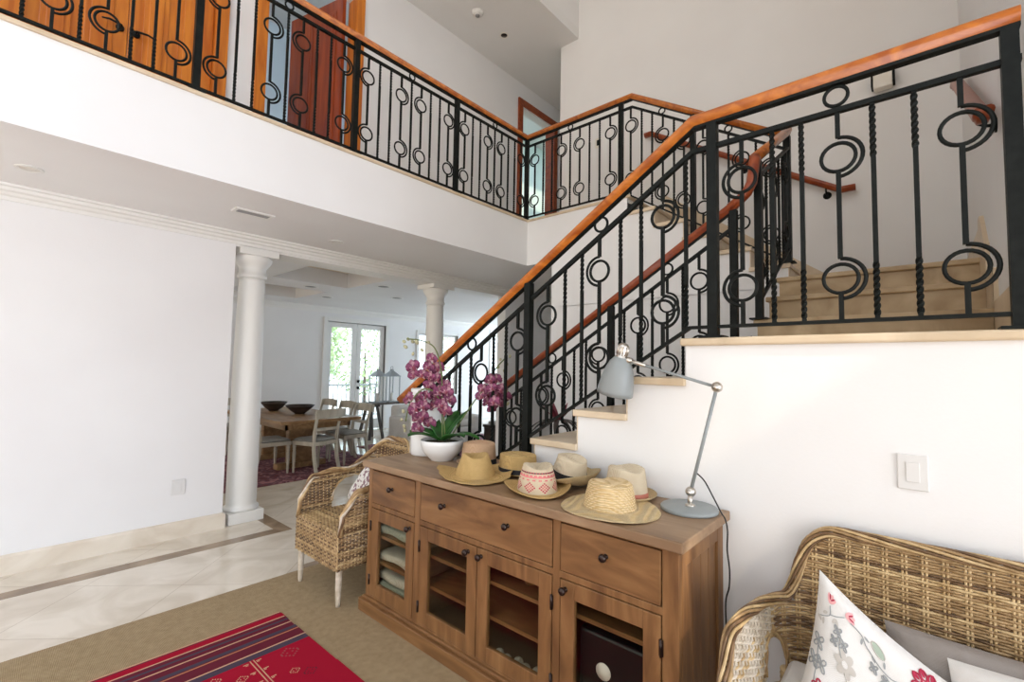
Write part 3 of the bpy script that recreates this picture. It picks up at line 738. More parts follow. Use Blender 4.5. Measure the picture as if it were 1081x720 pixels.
blanket(.19, .06, M['blanket2'], 'cream folded blanket second from the bottom behind the left glass door'); blanket(.466, .06, M['blanket'], 'green folded blanket topmost behind the left glass door')
t = S(); t.lathe([(.001, 0), (.03, 0), (.038, .02), (.042, .055), (.040, .06), (.036, .055), (.03, .012), (.001, .01)], 24, (1.80, 1.43, .477)); tag(t.build('wooden_cup', M['pine']), 'small wooden cup on the top shelf behind the third glass door', 'cup')
M['ball'] = noisy('pale_woven_balls', (.38, .33, .25), (.56, .50, .40), (60, 60, 60), .8, .4, 3)
for k, (x, y, l) in enumerate(((1.725, 1.56, 'leftmost'), (1.715, 1.505, 'second from left'), (1.735, 1.45, 'third from left'), (1.72, 1.395, 'second from right'), (1.735, 1.34, 'rightmost'))):
    b = S(); b.ball((x, y, .112 + .024), .024, 14, 10); tag(b.build('decorative_ball', M['ball']), 'pale round ball, %s of the row behind the third glass door' % l, 'ball', 'pale balls at the bottom of the sideboard')
M['black'] = plain('matt_black', (.008, .008, .009), .35)
t = thing('black_box', 'black box with a round white label behind the right glass door', 'box', (1.80, .93, .112))
b = MB(); b.box(1.705, 1.98, .765, 1.10, .112, .44); b.build('body', M['black'], t, bevel=.012)
b = S(); b.lathe([(.001, 0), (.033, 0), (.033, .002), (.001, .002)], 24); b.xf(Matrix.Translation((1.704, .985, .305)) @ Matrix.Rotation(-PI / 2, 4, 'Y')); b.build('round_label', M['plastic'], t)

# ------------------------------------------------------------------ straw hats
def straw(n, a, c, s=130): return weave(n, a, c, s, s, .8, .8, ('X', 'Z'))
M['straw_gold'] = straw('golden_straw', (.58, .37, .13), (.86, .62, .29)); M['straw_pale'] = straw('pale_straw', (.64, .47, .23), (.90, .73, .46))
M['straw_white'] = straw('bleached_straw', (.70, .57, .38), (.90, .79, .60), 90); M['straw_tan'] = straw('tan_straw', (.45, .28, .13), (.62, .43, .24))
M['straw_pink'] = straw('rosy_straw', (.62, .38, .22), (.82, .58, .38)); M['band_black'] = plain('black_ribbon', (.012, .012, .016), .7); M['band_rose'] = plain('rose_ribbon', (.50, .17, .12), .7)
M['pat_pink'] = plain('pink_pattern', (.72, .20, .20), .8); M['pat_red'] = plain('red_pattern', (.50, .04, .07), .8)
M['straw_braid'] = weave('braided_straw', (.54, .36, .15), (.92, .74, .46), 30, 36, .8, 1.0, ('DIAGONAL', 'Z'))
def sm(a, b_, x):
    x = max(0, min(1, (x - a) / (b_ - a))); return x * x * (3 - 2 * x)
def hat(label, loc, rz=0, R=.16, c=(.085, .10), h=.115, taper=.84, crease=.03, dent=.015, curl=None, mat='straw_gold', band=None, tilt=(0, 0), pattern=False, mat_brim=None, ragged=0, dome=.012, cw=.035):
    t = thing('straw_hat', label, 'hat', loc, rz, 'straw hats on the sideboard')
    curl = curl or (lambda a, k: 0)
    TM = Matrix.Rotation(tilt[0], 4, 'X') @ Matrix.Rotation(tilt[1], 4, 'Y')
    nu, nv = 72, 30
    def prof(v):
        if v < .62:
            q = v / .62; return 1 - (1 - taper) * q ** 1.2, h * q * (1 - .04 * q)
        q = (v - .62) / .38; a = q * PI / 2
        return taper * math.cos(a) ** .75 if q < 1 else 0.001, h * .96 + (dome + .04 * h) * math.sin(a)
    def crown(u, v):
        a = 2 * PI * u; r, z = prof(v); x = c[0] * r * math.cos(a); y = c[1] * r * math.sin(a)
        top = sm(.55, .8, v)
        z -= crease * math.exp(-(x / cw) ** 2) * top
        hi = sm(.2, .62, v) * (1 - .5 * top)
        for s in (-1, 1):
            da = math.atan2(math.sin(a - PI / 2 - s * .75), math.cos(a - PI / 2 - s * .75)); g = math.exp(-(da / .38) ** 2) * hi
            x -= dent * g * math.cos(a); y -= dent * g * math.sin(a)
        return (x, y, z + .006)
    b = S(); b.grid(crown, nu, nv, cu=True)
    mats = [M[mat]]
    if pattern:
        mats = [M[mat], M['pat_pink'], M['pat_red'], M['band_black']]
        for k in range(len(b.f)):
            j, i = divmod(k, nu); m = 0
            if j in (11, 12): m = 1 if (i % 3 or j == 11) else 0
            elif j == 14: m = 3 if i % 2 else 2
            elif j in (9,): m = 1 if i % 4 < 2 else 0
            elif j in (1, 2, 3, 4, 5, 6, 7):
                q = (i + 3) % 9; d = abs(q - 4) + abs(j - 4)
                m = 2 if d in (3,) else (1 if d == 1 else 0)
            b.mi[k] = m
    b.xf(TM); b.build('crown', mats, t, world=False)
    def brim(u, v):
        a = 2 * PI * u; k = v
        rr = R + ragged * (math.sin(a * 17) * .5 + math.sin(a * 7 + 1) * .5)
        x = (c[0] * 1.0) * math.cos(a) * (1 - k) + rr * .94 * math.cos(a) * k
        y = (c[1] * 1.0) * math.sin(a) * (1 - k) + rr * math.sin(a) * k
        return (x, y, .006 + curl(a, k))
    b = S(); b.grid(brim, 72, 10, cu=True)
    n0 = len(b.v); b.v += [(p[0], p[1], p[2] - .004) for p in b.v]; b.f += [tuple(i + n0 for i in reversed(f)) for f in list(b.f)]; b.mi *= 2; b.sm *= 2
    w = 72; o = 10 * w
    for i in range(w):
        b.f.append((o + i, o + (i + 1) % w, n0 + o + (i + 1) % w, n0 + o + i)); b.mi.append(0); b.sm.append(True)
    b.xf(TM); b.build('brim', M[mat_brim or mat], t, world=False)
    if band:
        bm, bh = band
        def bf(u, v):
            a = 2 * PI * u; q = v * bh; r, z = prof(q / h * .62)
            return (c[0] * (r + .018) * math.cos(a), c[1] * (r + .018) * math.sin(a), .009 + q)
        b = S(); b.grid(bf, 72, 3, cu=True); b.xf(TM); b.build('hat_band', M[bm], t, world=False)
    return t
ZT_ = .9135
hat('golden straw cowboy hat with frayed brim nearest the orchid pot', (1.80, 1.83, ZT_ + .006), math.radians(-35), R=.215, c=(.105, .125), h=.112, taper=.66, crease=.055, dent=.024, curl=lambda a, k: .045 * k ** 2 * (math.cos(a) ** 2) - .008 * k + .008 * math.sin(3 * a) * k, mat='straw_gold', ragged=.007)
hat('rosy straw hat with black band behind the frayed cowboy hat', (2.035, 2.04, ZT_ + .004), math.radians(20), R=.105 + .03, c=(.095, .11), h=.125, taper=.9, crease=.012, dent=.006, mat='straw_pink', band=('band_black', .03), curl=lambda a, k: .012 * k, dome=.008)
hat('tan straw hat with dark band lying behind the pink patterned fedora', (2.02, 1.715, ZT_ + .004), 0, R=.13, c=(.095, .115), h=.10, taper=.94, crease=.006, dent=.0, mat='straw_gold', band=('band_black', .026), curl=lambda a, k: .008 * k, dome=.004)
hat('straw fedora with pink and black woven pattern on its crown', (1.80, 1.405, ZT_ + .006), math.radians(-40), R=.17, c=(.096, .115), h=.12, taper=.72, crease=.045, dent=.028, curl=lambda a, k: .034 * k ** 2 * (math.cos(a) ** 2) - .003 * k + .004 * k, mat='straw_white', mat_brim='straw_gold', pattern=True)
hat('bleached straw hat with black ribbon tilted behind the pink fedora', (2.0, 1.36, ZT_ + .035), math.radians(-15), R=.155, c=(.082, .095), h=.105, taper=.88, crease=.012, dent=.01, curl=lambda a, k: .075 * k ** 1.5 * max(0, -math.sin(a)) + .03 * k * k * max(0, math.cos(a)), mat='straw_white', mat_brim='straw_pale', band=('band_black', .035), tilt=(math.radians(10), 0))
hat('wide brimmed woven straw hat beside the grey lamp', (1.80, 1.015, ZT_ + .005), math.radians(-30), R=.215, c=(.108, .115), h=.092, taper=.86, crease=.012, dent=.006, curl=lambda a, k: -.002 * k + .005 * math.sin(2 * a) * k, mat='straw_braid', mat_brim='straw_pale', dome=.024, ragged=.002)
hat('pale straw panama with rose ribbon behind the wide brimmed hat', (2.02, 1.055, ZT_ + .004), math.radians(-30), R=.145, c=(.095, .108), h=.125, taper=.86, crease=.02, dent=.008, curl=lambda a, k: .018 * k ** 2, mat='straw_white', mat_brim='straw_pale', band=('band_rose', .022), dome=.014)

# ------------------------------------------------------------------ grey desk lamp
lp = thing('desk_lamp', 'grey enamel desk lamp with jointed arm on the sideboard end', 'lamp', (2.02, .762, .913))
LX = 2.02
b = S(); b.lathe([(.001, .913), (.112, .913), (.116, .916), (.116, .926), (.112, .930), (.03, .933), (.001, .933)], 48, (LX, .762, 0)); b.build('base', M['lamp'], lp)
b = S(); b.cyl((LX, .757, .93), (LX, .757, .975), .010); b.lathe([(.001, .930), (.02, .930), (.02, .938), (.012, .942), (.001, .942)], 20, (LX, .757, 0)); b.build('stem', M['steel'], lp)
def joint(y, z, r):
    b = S(); b.ball((LX, y, z), r, 20, 14); b.cyl((LX - r * 1.25, y, z), (LX + r * 1.25, y, z), r * .5); return b.build('joint', M['steel'], lp)
J0 = Vector((LX, .755, .992)); J1 = Vector((LX, .645, 1.436)); J2 = Vector((LX, 1.045, 1.545))
joint(J0.y, J0.z, .0215); joint(J1.y, J1.z, .0225)
b = S(); b.tube([J0, J1], .0075, 12); b.build('lower_arm', M['lamp'], lp)
b = S(); b.tube([J1, J2], .0065, 12); b.build('upper_arm', M['lamp'], lp)
b = S(); b.tube([J2 + (J1 - J2).normalized() * .09, J2 + (J1 - J2).normalized() * .0], [.0095, .009], 12); b.cyl(J2 - Vector((0, .02, -.0)), J2 + Vector((0, .03, 0)), .011); b.ball(J2, .016, 14, 10); b.build('clamp', M['steel'], lp)
ax = Matrix.Translation((LX, 1.078, 1.568)) @ Matrix.Rotation(math.radians(15), 4, 'X') @ Matrix.Rotation(math.radians(-6), 4, 'Y') @ Matrix.Scale(1.14, 4)
b = S(); b.lathe([(.021, .0), (.030, -.008), (.046, -.03), (.060, -.065), (.069, -.105), (.074, -.145), (.076, -.165), (.074, -.165), (.070, -.14), (.062, -.09), (.048, -.045), (.028, -.016), (.019, -.006), (.021, .0)], 40); b.xf(ax); b.build('shade', M['lamp'], lp)
b = S(); b.lathe([(.001, .052), (.012, .052), (.020, .046), (.022, .036), (.022, .0), (.027, -.004), (.027, -.012), (.001, -.012)], 24)
for k in range(12):
    a = 2 * PI * k / 12; b.cyl((.0225 * math.cos(a), .0225 * math.sin(a), .004), (.0215 * math.cos(a), .0215 * math.sin(a), .04), .0028, 6)
b.xf(ax); b.build('socket', M['steel'], lp)
M['bulb'] = plain('frosted_bulb', (.85, .84, .80), .3)
b = S(); b.lathe([(.012, -.012), (.014, -.04), (.026, -.07), (.03, -.095), (.022, -.118), (.001, -.126)], 20); b.xf(ax); b.build('bulb', M['bulb'], lp)
b = S(); cp = [(LX + .004, .735, 1.075), (LX + .005, .70, 1.045), (LX + .0, .665, .99), (LX + .005, .634, .93), (LX + .01, .620, .905), (LX + .012, .612, .86), (LX + .02, .616, .78), (LX + .04, .614, .70), (LX + .06, .622, .62), (LX + .075, .64, .55), (LX + .085, .642, .4), (LX + .09, .645, .2), (LX + .095, .64, .02), (LX + .11, .60, .012)]
def smooth_path(p, n=6):
    p = [Vector(q) for q in p]; out = []
    for i in range(len(p) - 1):
        a, b_, c, d = p[max(i - 1, 0)], p[i], p[i + 1], p[min(i + 2, len(p) - 1)]
        for k in range(n):
            u = k / n; out.append(.5 * ((2 * b_) + (c - a) * u + (2 * a - 5 * b_ + 4 * c - d) * u * u + (3 * b_ - 3 * c + d - a) * u ** 3))
    return out + [p[-1]]
b.tube(smooth_path(cp), .0032, 8); b.build('cable', M['cable'], lp)

# ------------------------------------------------------------------ orchid
orc = thing('potted_orchid', 'purple orchid in a round white bowl at the left end of the sideboard', 'plant', (1.975, 2.31, .913))
b = S(); b.lathe([(.001, 0), (.07, 0), (.072, .006), (.095, .025), (.122, .06), (.134, .095), (.137, .125), (.133, .128), (.128, .122), (.125, .10), (.001, .10)], 40); b.build('bowl', M['ceramic'], orc, world=False)
b = S(); b.grid(lambda u, v: (.124 * v * math.cos(2 * PI * u), .124 * v * math.sin(2 * PI * u), .104 + .02 * (1 - v) + .006 * math.sin(20 * u + 9 * v)), 30, 8, cu=True); b.build('soil', M['soil'], orc, world=False)
RV = Vector((.66, -.751, 0)); FV = Vector((.751, .66, 0)); UV = Vector((0, 0, 1))
def loc3(a, d, z): return RV * a + FV * d + UV * z
def leaf(a0, ln, w, rise, droop):
    d = Vector((math.cos(a0), math.sin(a0), 0)); sd = Vector((-d.y, d.x, 0))
    def f(u, v):
        k = v; x = ln * k; wd = w * (max(.02, math.sin(PI * (.10 + .885 * k)))) ** .6
        z = .11 + rise * k - droop * k * k
        s = (u - .5) * 2
        return d * (x + .01) + sd * s * wd + Vector((0, 0, z + abs(s) * .014))
    b = S(); b.grid(f, 6, 12); o = b.build('leaf', M['leaf'], orc, world=False)
    m = o.modifiers.new('thick', 'SOLIDIFY'); m.thickness = .003
AZ = math.atan2(RV.y, RV.x)
for a, ln, w, ri, dr in ((AZ - .15, .23, .05, .17, .15), (AZ + PI - .2, .21, .048, .19, .14), (AZ - .75, .20, .052, .15, .10), (AZ + 1.2, .2, .046, .25, .08), (AZ + .35, .15, .044, .24, .06), (AZ + PI + .6, .22, .046, .15, .10), (AZ + 2.2, .20, .042, .24, .08)):
    leaf(a, ln, w, ri, dr)
stems = [[(0, 0, .1), (-.01, .02, .35), (-.02, .02, .55), (-.06, .0, .70), (-.14, -.02, .75), (-.24, -.02, .76)],
         [(.02, 0, .1), (-.0, .0, .3), (-.05, -.02, .42), (-.13, -.02, .44), (-.20, -.03, .36), (-.23, -.03, .24)],
         [(.03, 0, .1), (.10, .01, .22), (.19, .02, .36), (.27, .02, .47), (.33, .02, .58), (.40, .02, .66)]]
for s in stems:
    b = S(); b.tube(smooth_path([loc3(*p) for p in s], 6), [.0042] * 31, 8); b.build('stem', M['stem'], orc, world=False)
def petal(b, ang, ln, w, cup, m):
    c, s = math.cos(ang), math.sin(ang)
    def f(u, v):
        q = (u - .5) * 2; x = ln * v; y = q * w * math.sin(PI * (.10 + .86 * v)) ** .7
        z = cup * v * v - .25 * w * q * q + .004 * math.sin(9 * v + 4 * q)
        return (z, x * c - y * s, x * s + y * c)
    b.m = m; b.grid(f, 6, 6)
fl = S()
for a in (PI / 2, PI / 2 + 2.1, PI / 2 - 2.1): petal(fl, a, .040, .017, -.006, 1)
for a in (.15, PI - .15): petal(fl, a, .043, .029, .004, 0)
fl.m = 2; fl.ball((.008, 0, -.004), .008, 8, 6); petal(fl, -PI / 2, .020, .009, .022, 2)
flo = fl.build('flower', [M['petal'], M['petal_l'], M['lip']], orc, world=False)
m = flo.modifiers.new('thick', 'SOLIDIFY'); m.thickness = .0012
first = True
rnd = random.Random(5)
def put(a, d, z, sc=1):
    global first
    o = flo if first else flo.copy()
    if not first: COL.objects.link(o); o.parent = orc
    first = False
    o.location = loc3(a, d, z)
    yaw = math.atan2(-FV.y, -FV.x) + rnd.uniform(-.9, .9)
    o.rotation_euler = (rnd.uniform(-.5, .5), rnd.uniform(-.35, .45), yaw); o.scale = (sc,) * 3
for a, z in ((-.20, .585), (-.205, .53), (-.145, .535), (-.09, .52), (-.105, .585), (-.07, .64), (-.05, .575), (-.045, .51), (.0, .47), (.03, .435), (-.02, .43),
             (-.225, .385), (-.165, .385), (-.11, .40), (-.17, .32), (-.12, .335), (-.07, .345), (-.125, .27), (-.165, .255), (-.145, .20), (-.095, .22), (-.10, .46), (.0, .35), (.035, .375), (.02, .31), (-.05, .40)):
    put(a, rnd.uniform(-.07, .06), z, rnd.uniform(.95, 1.25))
for a, z in ((.25, .45), (.28, .41), (.31, .46), (.345, .42), (.37, .45), (.28, .365), (.325, .375), (.36, .36), (.395, .40), (.315, .33), (.30, .51), (.335, .51), (.24, .405)):
    put(a, rnd.uniform(-.06, .06), z, rnd.uniform(.85, 1.1))
b0 = None
for a, z, s in ((-.265, .745, 1), (-.235, .76, .9), (-.21, .745, 1), (-.25, .71, 1.1), (-.175, .74, 1.2), (-.14, .69, 1.1), (-.20, .665, .9), (-.10, .74, .9), (-.25, .30, 1), (-.255, .25, .9), (-.235, .21, 1.1), (-.24, .18, 1), (.385, .57, .9), (.40, .61, .9), (.42, .66, .8), (.345, .59, .8), (.36, .64, .8), (.40, .44, 1), (.41, .36, 1)):
    if b0 is None:
        b = S(); b.lathe([(.001, -.014), (.006, -.012), (.0105, -.003), (.010, .006), (.005, .013), (.001, .015)], 12); b0 = b.build('bud', M['bud'], orc, world=False); o = b0
    else:
        o = b0.copy(); COL.objects.link(o); o.parent = orc
    o.location = loc3(a, rnd.uniform(-.04, .04), z); o.rotation_euler = (rnd.uniform(-1, 1), rnd.uniform(-1, 1), 0); o.scale = (s,) * 3
b = S(); b.lathe([(.001, 0), (.098, 0), (.104, .01), (.105, .05), (.108, .25), (.112, .43), (.108, .438), (.10, .435), (.098, .25), (.095, .05), (.001, .03)], 40, (2.025, 2.53, .9135))
tag(b.build('cylinder_vase', M['ceramic']), 'plain white cylinder vase half hidden behind the orchid', 'vase')
# ------------------------------------------------------------------ wicker
def weave_patch(b, P, u0, u1, v0, v1, pitch, rib, amp, r, mask=None, rnd=random, mats=(0, 0, 1, 1, 1, 2), sub=4, paired=False):
    """strands along u, ribs along v; P(u, v) -> (point, normal); lengths in metres"""
    nv = int((v1 - v0) / pitch); du = rib / sub; nu = int((u1 - u0) / du)
    for j in range(nv + 1):
        v = v0 + j * pitch; run = []
        def flush(run):
            if len(run) > 2:
                b.m = rnd.choice(mats); b.tube(run, r * rnd.uniform(.85, 1.12), 5)
        for i in range(nu + 1):
            u = u0 + (u1 - u0) * i / nu
            if mask and not mask(u, v): flush(run); run = []; continue
            p, n = P(u, v)
            run.append(p + n * amp * math.cos(PI * u / rib + PI * j))
            if len(run) > sub * 2 * 5 and rnd.random() < .10:
                flush(run); run = [run[-1]]
        flush(run)
    k = int((u1 - u0) / rib)
    for i in range(k + 1):
        for off in ((-.005, .005) if paired else (0,)):
            u = u0 + i * rib + off; run = []
            m = max(4, int((v1 - v0) / .02))
            for q in range(m + 1):
                v = v0 + (v1 - v0) * q / m
                if u < u0 or u > u1 or (mask and not mask(u, v)):
                    if len(run) > 1: b.m = 0; b.tube(run, r * .95, 5)
                    run = []; continue
                run.append(P(u, v)[0])
            if len(run) > 1: b.m = 0; b.tube(run, r * .95, 5)
def braid(b, path, R, r, n, twist, mats=(0, 1, 2), rnd=random):
    path = [Vector(p) for p in path]; L = 0; m = len(path); fr = []; nr = None
    for i in range(m):
        t = (path[min(i + 1, m - 1)] - path[max(i - 1, 0)]).normalized()
        if nr is None: nr = t.orthogonal().normalized()
        nr = (nr - t * nr.dot(t)).normalized(); fr.append((nr.copy(), t.cross(nr)))
    for k in range(n):
        pts = []; L = 0
        for i in range(m):
            if i: L += (path[i] - path[i - 1]).length
            a = 2 * PI * k / n + L * twist
            pts.append(path[i] + fr[i][0] * R * math.cos(a) + fr[i][1] * R * math.sin(a))
        b.m = mats[k % len(mats)]; b.tube(pts, r, 6)
def wrapped(b, a, c, R, r, m=0):
    """cane wound round a post"""
    a = Vector(a); c = Vector(c); d = c - a; n = max(3, int(d.length / (r * 1.9))); pts = []
    q = Vector((0, 0, 1)).rotation_difference(d.normalized())
    prof = []
    for k in range(n):
        z0 = d.length * k / n; z1 = d.length * (k + 1) / n
        prof += [(R - r * .5, z0), (R, z0 + (z1 - z0) * .3), (R, z0 + (z1 - z0) * .7)]
    prof = [(.001, 0)] + prof + [(R - r * .5, d.length), (.001, d.length)]
    b.m = m; s0 = len(b.v); b.lathe(prof, 14); b.xf(Matrix.Translation(a) @ q.to_matrix().to_4x4(), s0)
def ushell(xf, xb, yc, w, rad):
    """plan of arms and back as one U path: returns length, fn(s) -> (x, y, outward normal)"""
    a = xb - rad - xf; q = rad * PI / 2; bk = 2 * (w - rad); L = 2 * a + 2 * q + bk
    def fn(s):
        if s > L / 2:
            x, y, n = fn(L - s); return x, 2 * yc - y, Vector((n.x, -n.y, 0))
        if s < a: return xf + s, yc + w, Vector((0, 1, 0))
        if s < a + q:
            t = (s - a) / rad; return xb - rad + rad * math.sin(t), yc + w - rad + rad * math.cos(t), Vector((math.sin(t), math.cos(t), 0))
        return xb, yc + w - rad - (s - a - q), Vector((1, 0, 0))
    return L, a, q, fn
WM = [M['wick_l'], M['wick_m'], M['wick_d']]
W_ARM_LIT = [M['wick_w'], M['wick_l'], M['wick_m']]  # paler set for the sofa arms, light falling on them put into the colour
WC = [M['wick_l'], M['wick_m'], M['wick_d'], M['wick_w']]

# --- sofa along the right wall
so = thing('wicker_sofa', 'golden wicker sofa with arched back against the white wall right of the sideboard', 'sofa', (1.8, -.41, .008))
L, A, Q, fn = ushell(1.48, 2.085, -.43, .875, .13)
def s_top(s):
    s = min(s, L - s)
    arm = .60 + .095 * sm(0, .10, s) - .035 * sm(.2, .50, s)
    return arm + .205 * sm(A + Q * .58, A + Q * .84, s) + .06 * sm(A + Q * .78, A + Q * 1.2, s)
def s_P(s, z):
    x, y, n = fn(s); ln = .03 * sm(.45, .75, z) * (1 if s < A or s > L - A else .4)
    return Vector((x, y, z)) + n * ln, n
def s_mask(s, z):
    if z > s_top(s) - .012: return False
    q = min(s, L - s)
    if ((q - (A + .01)) / .085) ** 2 + (max(0, z - .44) / .10) ** 2 < 1 and z > .36: return False
    return True
rn = random.Random(3)
def s_back(s, z): return A + Q * .16 < s < L - A - Q * .16 and s_mask(s, z)
def s_arm(s, z): return (s <= A + Q * .22 or s >= L - A - Q * .22) and s_mask(s, z)
b = S(); weave_patch(b, s_P, 0, L, .36, .925, .0092, .0515, .0042, .0047, s_back, rn, (0, 1, 1, 1, 1, 2), paired=True); b.build('back', WM, so)
for sg in (0, 1):
    b = S(); weave_patch(b, s_P, (L - A - Q) * sg, L * sg + (A + Q) * (1 - sg), .14, .80, .0122, .030, .0042, .0043, s_arm, rn, (0, 0, 0, 1)); b.build('arm', W_ARM_LIT, so)
path = [s_P(s, s_top(s))[0] for s in [L * k / 240 for k in range(241)]]
for _ in range(5): path = [path[0]] + [(path[i - 1] + path[i] * 2 + path[i + 1]) / 4 for i in range(1, len(path) - 1)] + [path[-1]]
path = [Vector((1.470, path[0].y, .40)), Vector((1.468, path[0].y, .50))] + path + [Vector((1.468, path[-1].y, .50)), Vector((1.470, path[-1].y, .40))]
b = S(); braid(b, path, .0155, .0052, 8, 9, (0, 2, 1, 0, 2, 0, 1, 2)); b.build('rim', WM, so)
# arch trim of the openings behind the arms
for sg in (0, 1):
    pts = []
    for k in range(25):
        a = PI * k / 24; q = A + .01 - .09 * math.cos(a); z = .44 + .105 * math.sin(a); s = q if not sg else L - q
        pts.append(s_P(s, z)[0])
    b = S(); braid(b, pts, .006, .0055, 3, 30, (0, 1, 0)); b.build('arch_trim', WM, so)
for y in (.445, -1.305):
    b = S(); wrapped(b, (1.475, y, .008), (1.472, y, .58), .027, .008, 0); b.build('arm_post', WC, so)
    b = S(); wrapped(b, (2.06, y - math.copysign(.03, y), .008), (2.06, y - math.copysign(.03, y), .40), .022, .008, 0); b.build('leg', WC, so)
b = S(); weave_patch(b, lambda u, v: (Vector((1.475, .445 - u, v)), Vector((-1, 0, 0))), 0, 1.75, .16, .38, .0105, .035, .004, .005, None, rn, (0, 0, 1, 1, 2)); b.build('apron', WM, so)
b = MB(); b.box(1.49, 2.07, -1.29, .43, .34, .375); b.build('seat', M['wick_m'], so, bevel=.01)
# --- cushions on the sofa
def cushion_fn(T, ex, ey, thick, pinch=.10, corner=.0):
    n = ex.cross(ey).normalized()
    def f(a, c, side=1):
        p, q = 2 * a - 1, 2 * c - 1
        k = max(0, (1 - p ** 4)) ** .55 * max(0, (1 - q ** 4)) ** .55
        aa = .5 + .5 * p * (1 - pinch * (1 - q * q) * abs(p) ** 3); cc = .5 + .5 * q * (1 - pinch * (1 - p * p) * abs(q) ** 3)
        wr = .004 * math.sin(11 * a + 5 * c + 1.3) * k + .003 * math.sin(17 * c - 7 * a) * k
        return T + ex * aa + ey * cc + n * (side * (thick * k * .5 + .002) + wr)
    return f, n
def cushion(name, label, T, ex, ey, thick, mat, pinch=.10, deco=None, extra=()):
    f, n = cushion_fn(Vector(T), Vector(ex), Vector(ey), thick, pinch)
    b = S()
    b.grid(lambda u, v: f(u, v, 1), 26, 26); b.grid(lambda u, v: f(u, v, -1), 26, 26)
    if deco: deco(b, f, n)
    return tag(b.build(name, [mat] + list(extra)), label, 'cushion')
def embroidery(b, f, n):
    sgn = -1
    def pt(a, c, h=.0018): return f(a, c, sgn) + n * sgn * h
    def stem(pts, m, r=.0013):
        b.m = m; b.tube(smooth_path([pt(*p) for p in pts], 5), r, 5)
    def blob(a, c, la, lc, rot, m, h=.0016):
        vs = [pt(a, c, h + .0006)]; k = 14
        for i in range(k):
            t = 2 * PI * i / k; x = la * math.cos(t); y = lc * math.sin(t)
            vs.append(pt(a + x * math.cos(rot) - y * math.sin(rot), c + x * math.sin(rot) + y * math.cos(rot), h))
        b.m = m; b.add(vs, [(0, i + 1, (i + 1) % k + 1) for i in range(k)])
    def loop(a, c, la, lc, rot, m, r=.0013):
        pts = []
        for i in range(14):
            t = 2 * PI * i / 14; x = la * math.cos(t); y = lc * math.sin(t)
            pts.append(pt(a + x * math.cos(rot) - y * math.sin(rot), c + x * math.sin(rot) + y * math.cos(rot)))
        b.m = m; b.tube(pts, r, 5, closed=True)
    RED, PINK, GREY, PALE, GREEN, NAVY = 1, 2, 3, 4, 5, 6
    def tulip(a, c, s, rot):
        for d in (-.5, 0, .5): blob(a + .35 * s * math.sin(rot + d * 1.6), c - .35 * s * math.cos(rot + d * 1.6), s * .28, s * .62, rot + d, PINK)
        for d in (-.45, .45): blob(a + .5 * s * math.sin(rot + d), c - .5 * s * math.cos(rot + d), s * .09, s * .38, rot + d, RED, .003)
    def clover(a, c, s, m):
        for k in range(4):
            t = PI / 4 + k * PI / 2; loop(a + s * .62 * math.cos(t), c + s * .62 * math.sin(t), s * .45, s * .28, t, m, .0019)
        blob(a, c, s * .16, s * .16, 0, m)
    tulip(.115, .13, .055, .3); tulip(.255, .125, .058, 1.2)
    stem([(.12, .16), (.13, .215), (.09, .25), (.05, .27)], GREY); stem([(.13, .215), (.18, .19), (.235, .15)], GREY)
    for a, c, r in ((.05, .285, .5), (.085, .285, 1.5), (.165, .23, 2.0), (.09, .225, -.6), (.19, .225, 1.0)): blob(a, c, .022, .010, r, PALE)
    clover(.075, .43, .050, GREY); clover(.06, .56, .052, GREY); clover(.125, .55, .05, GREY)
    stem([(.075, .46), (.09, .55), (.095, .70)], GREY)
    clover(.205, .27, .034, GREY); clover(.19, .34, .03, GREY); clover(.26, .32, .034, GREY); stem([(.21, .30), (.23, .34), (.26, .40)], GREY)
    for k in range(6):
        t = k * PI / 3; blob(.29 + .048 * math.cos(t), .42 + .048 * math.sin(t), .034, .024, t, PALE)
    blob(.29, .42, .022, .022, 0, 0, .003); stem([(.30, .47), (.34, .56), (.33, .70), (.34, .85)], PALE)
    stem([(.28, .15), (.36, .16), (.40, .20), (.44, .22), (.50, .25), (.58, .26), (.66, .22)], GREY)
    blob(.48, .165, .05, .028, .5, GREEN); loop(.48, .165, .052, .030, .5, PALE)
    for a, c, r in ((.40, .16, .3), (.37, .20, 1.6), (.53, .22, 1.4), (.55, .28, .2), (.46, .24, .8)): blob(a, c, .02, .008, r, GREY)
    clover(.47, .29, .03, GREY); clover(.55, .31, .03, GREY); clover(.52, .38, .03, PALE)
    def rose(a, c, s):
        for k in range(9):
            t = k * 2 * PI / 9; loop(a + s * .74 * math.cos(t), c + s * .74 * math.sin(t), s * .28, s * .22, t, RED, .0026)
        for k in range(7):
            t = k * 2 * PI / 7; blob(a + s * .42 * math.cos(t), c + s * .42 * math.sin(t), s * .2, s * .14, t, PINK)
        blob(a, c, s * .25, s * .25, 0, RED, .003)
    rose(.80, .14, .105); rose(.17, .72, .085); rose(.55, .62, .09)
    for k in range(9): blob(.80 + .09 * math.cos(k * .7), .14 + .09 * math.sin(k * .7), .026, .012, k * .7, RED)
TH = [M[k] for k in ('thread_red', 'thread_pink', 'thread_grey', 'thread_pale', 'thread_green', 'thread_navy')]
cushion('cushion', 'white cushion embroidered with pink and grey flowers in the sofa corner', (1.935, .285, .832), (-.05, -.345, -.225), (-.155, .06, -.41), .15, M['linen'], .08, embroidery, TH)
cushion('cushion', 'grey brown cushion leaning on the sofa back behind the white ones', (2.03, .12, .69), (0, -.62, .0), (-.12, 0, -.31), .13, M['greycloth'], .05)
cushion('cushion', 'plain white cushion at the right edge in front of the grey one', (1.93, -.03, .672), (-.02, -.5, .045), (-.13, .0, -.33), .15, M['linen'], .05)
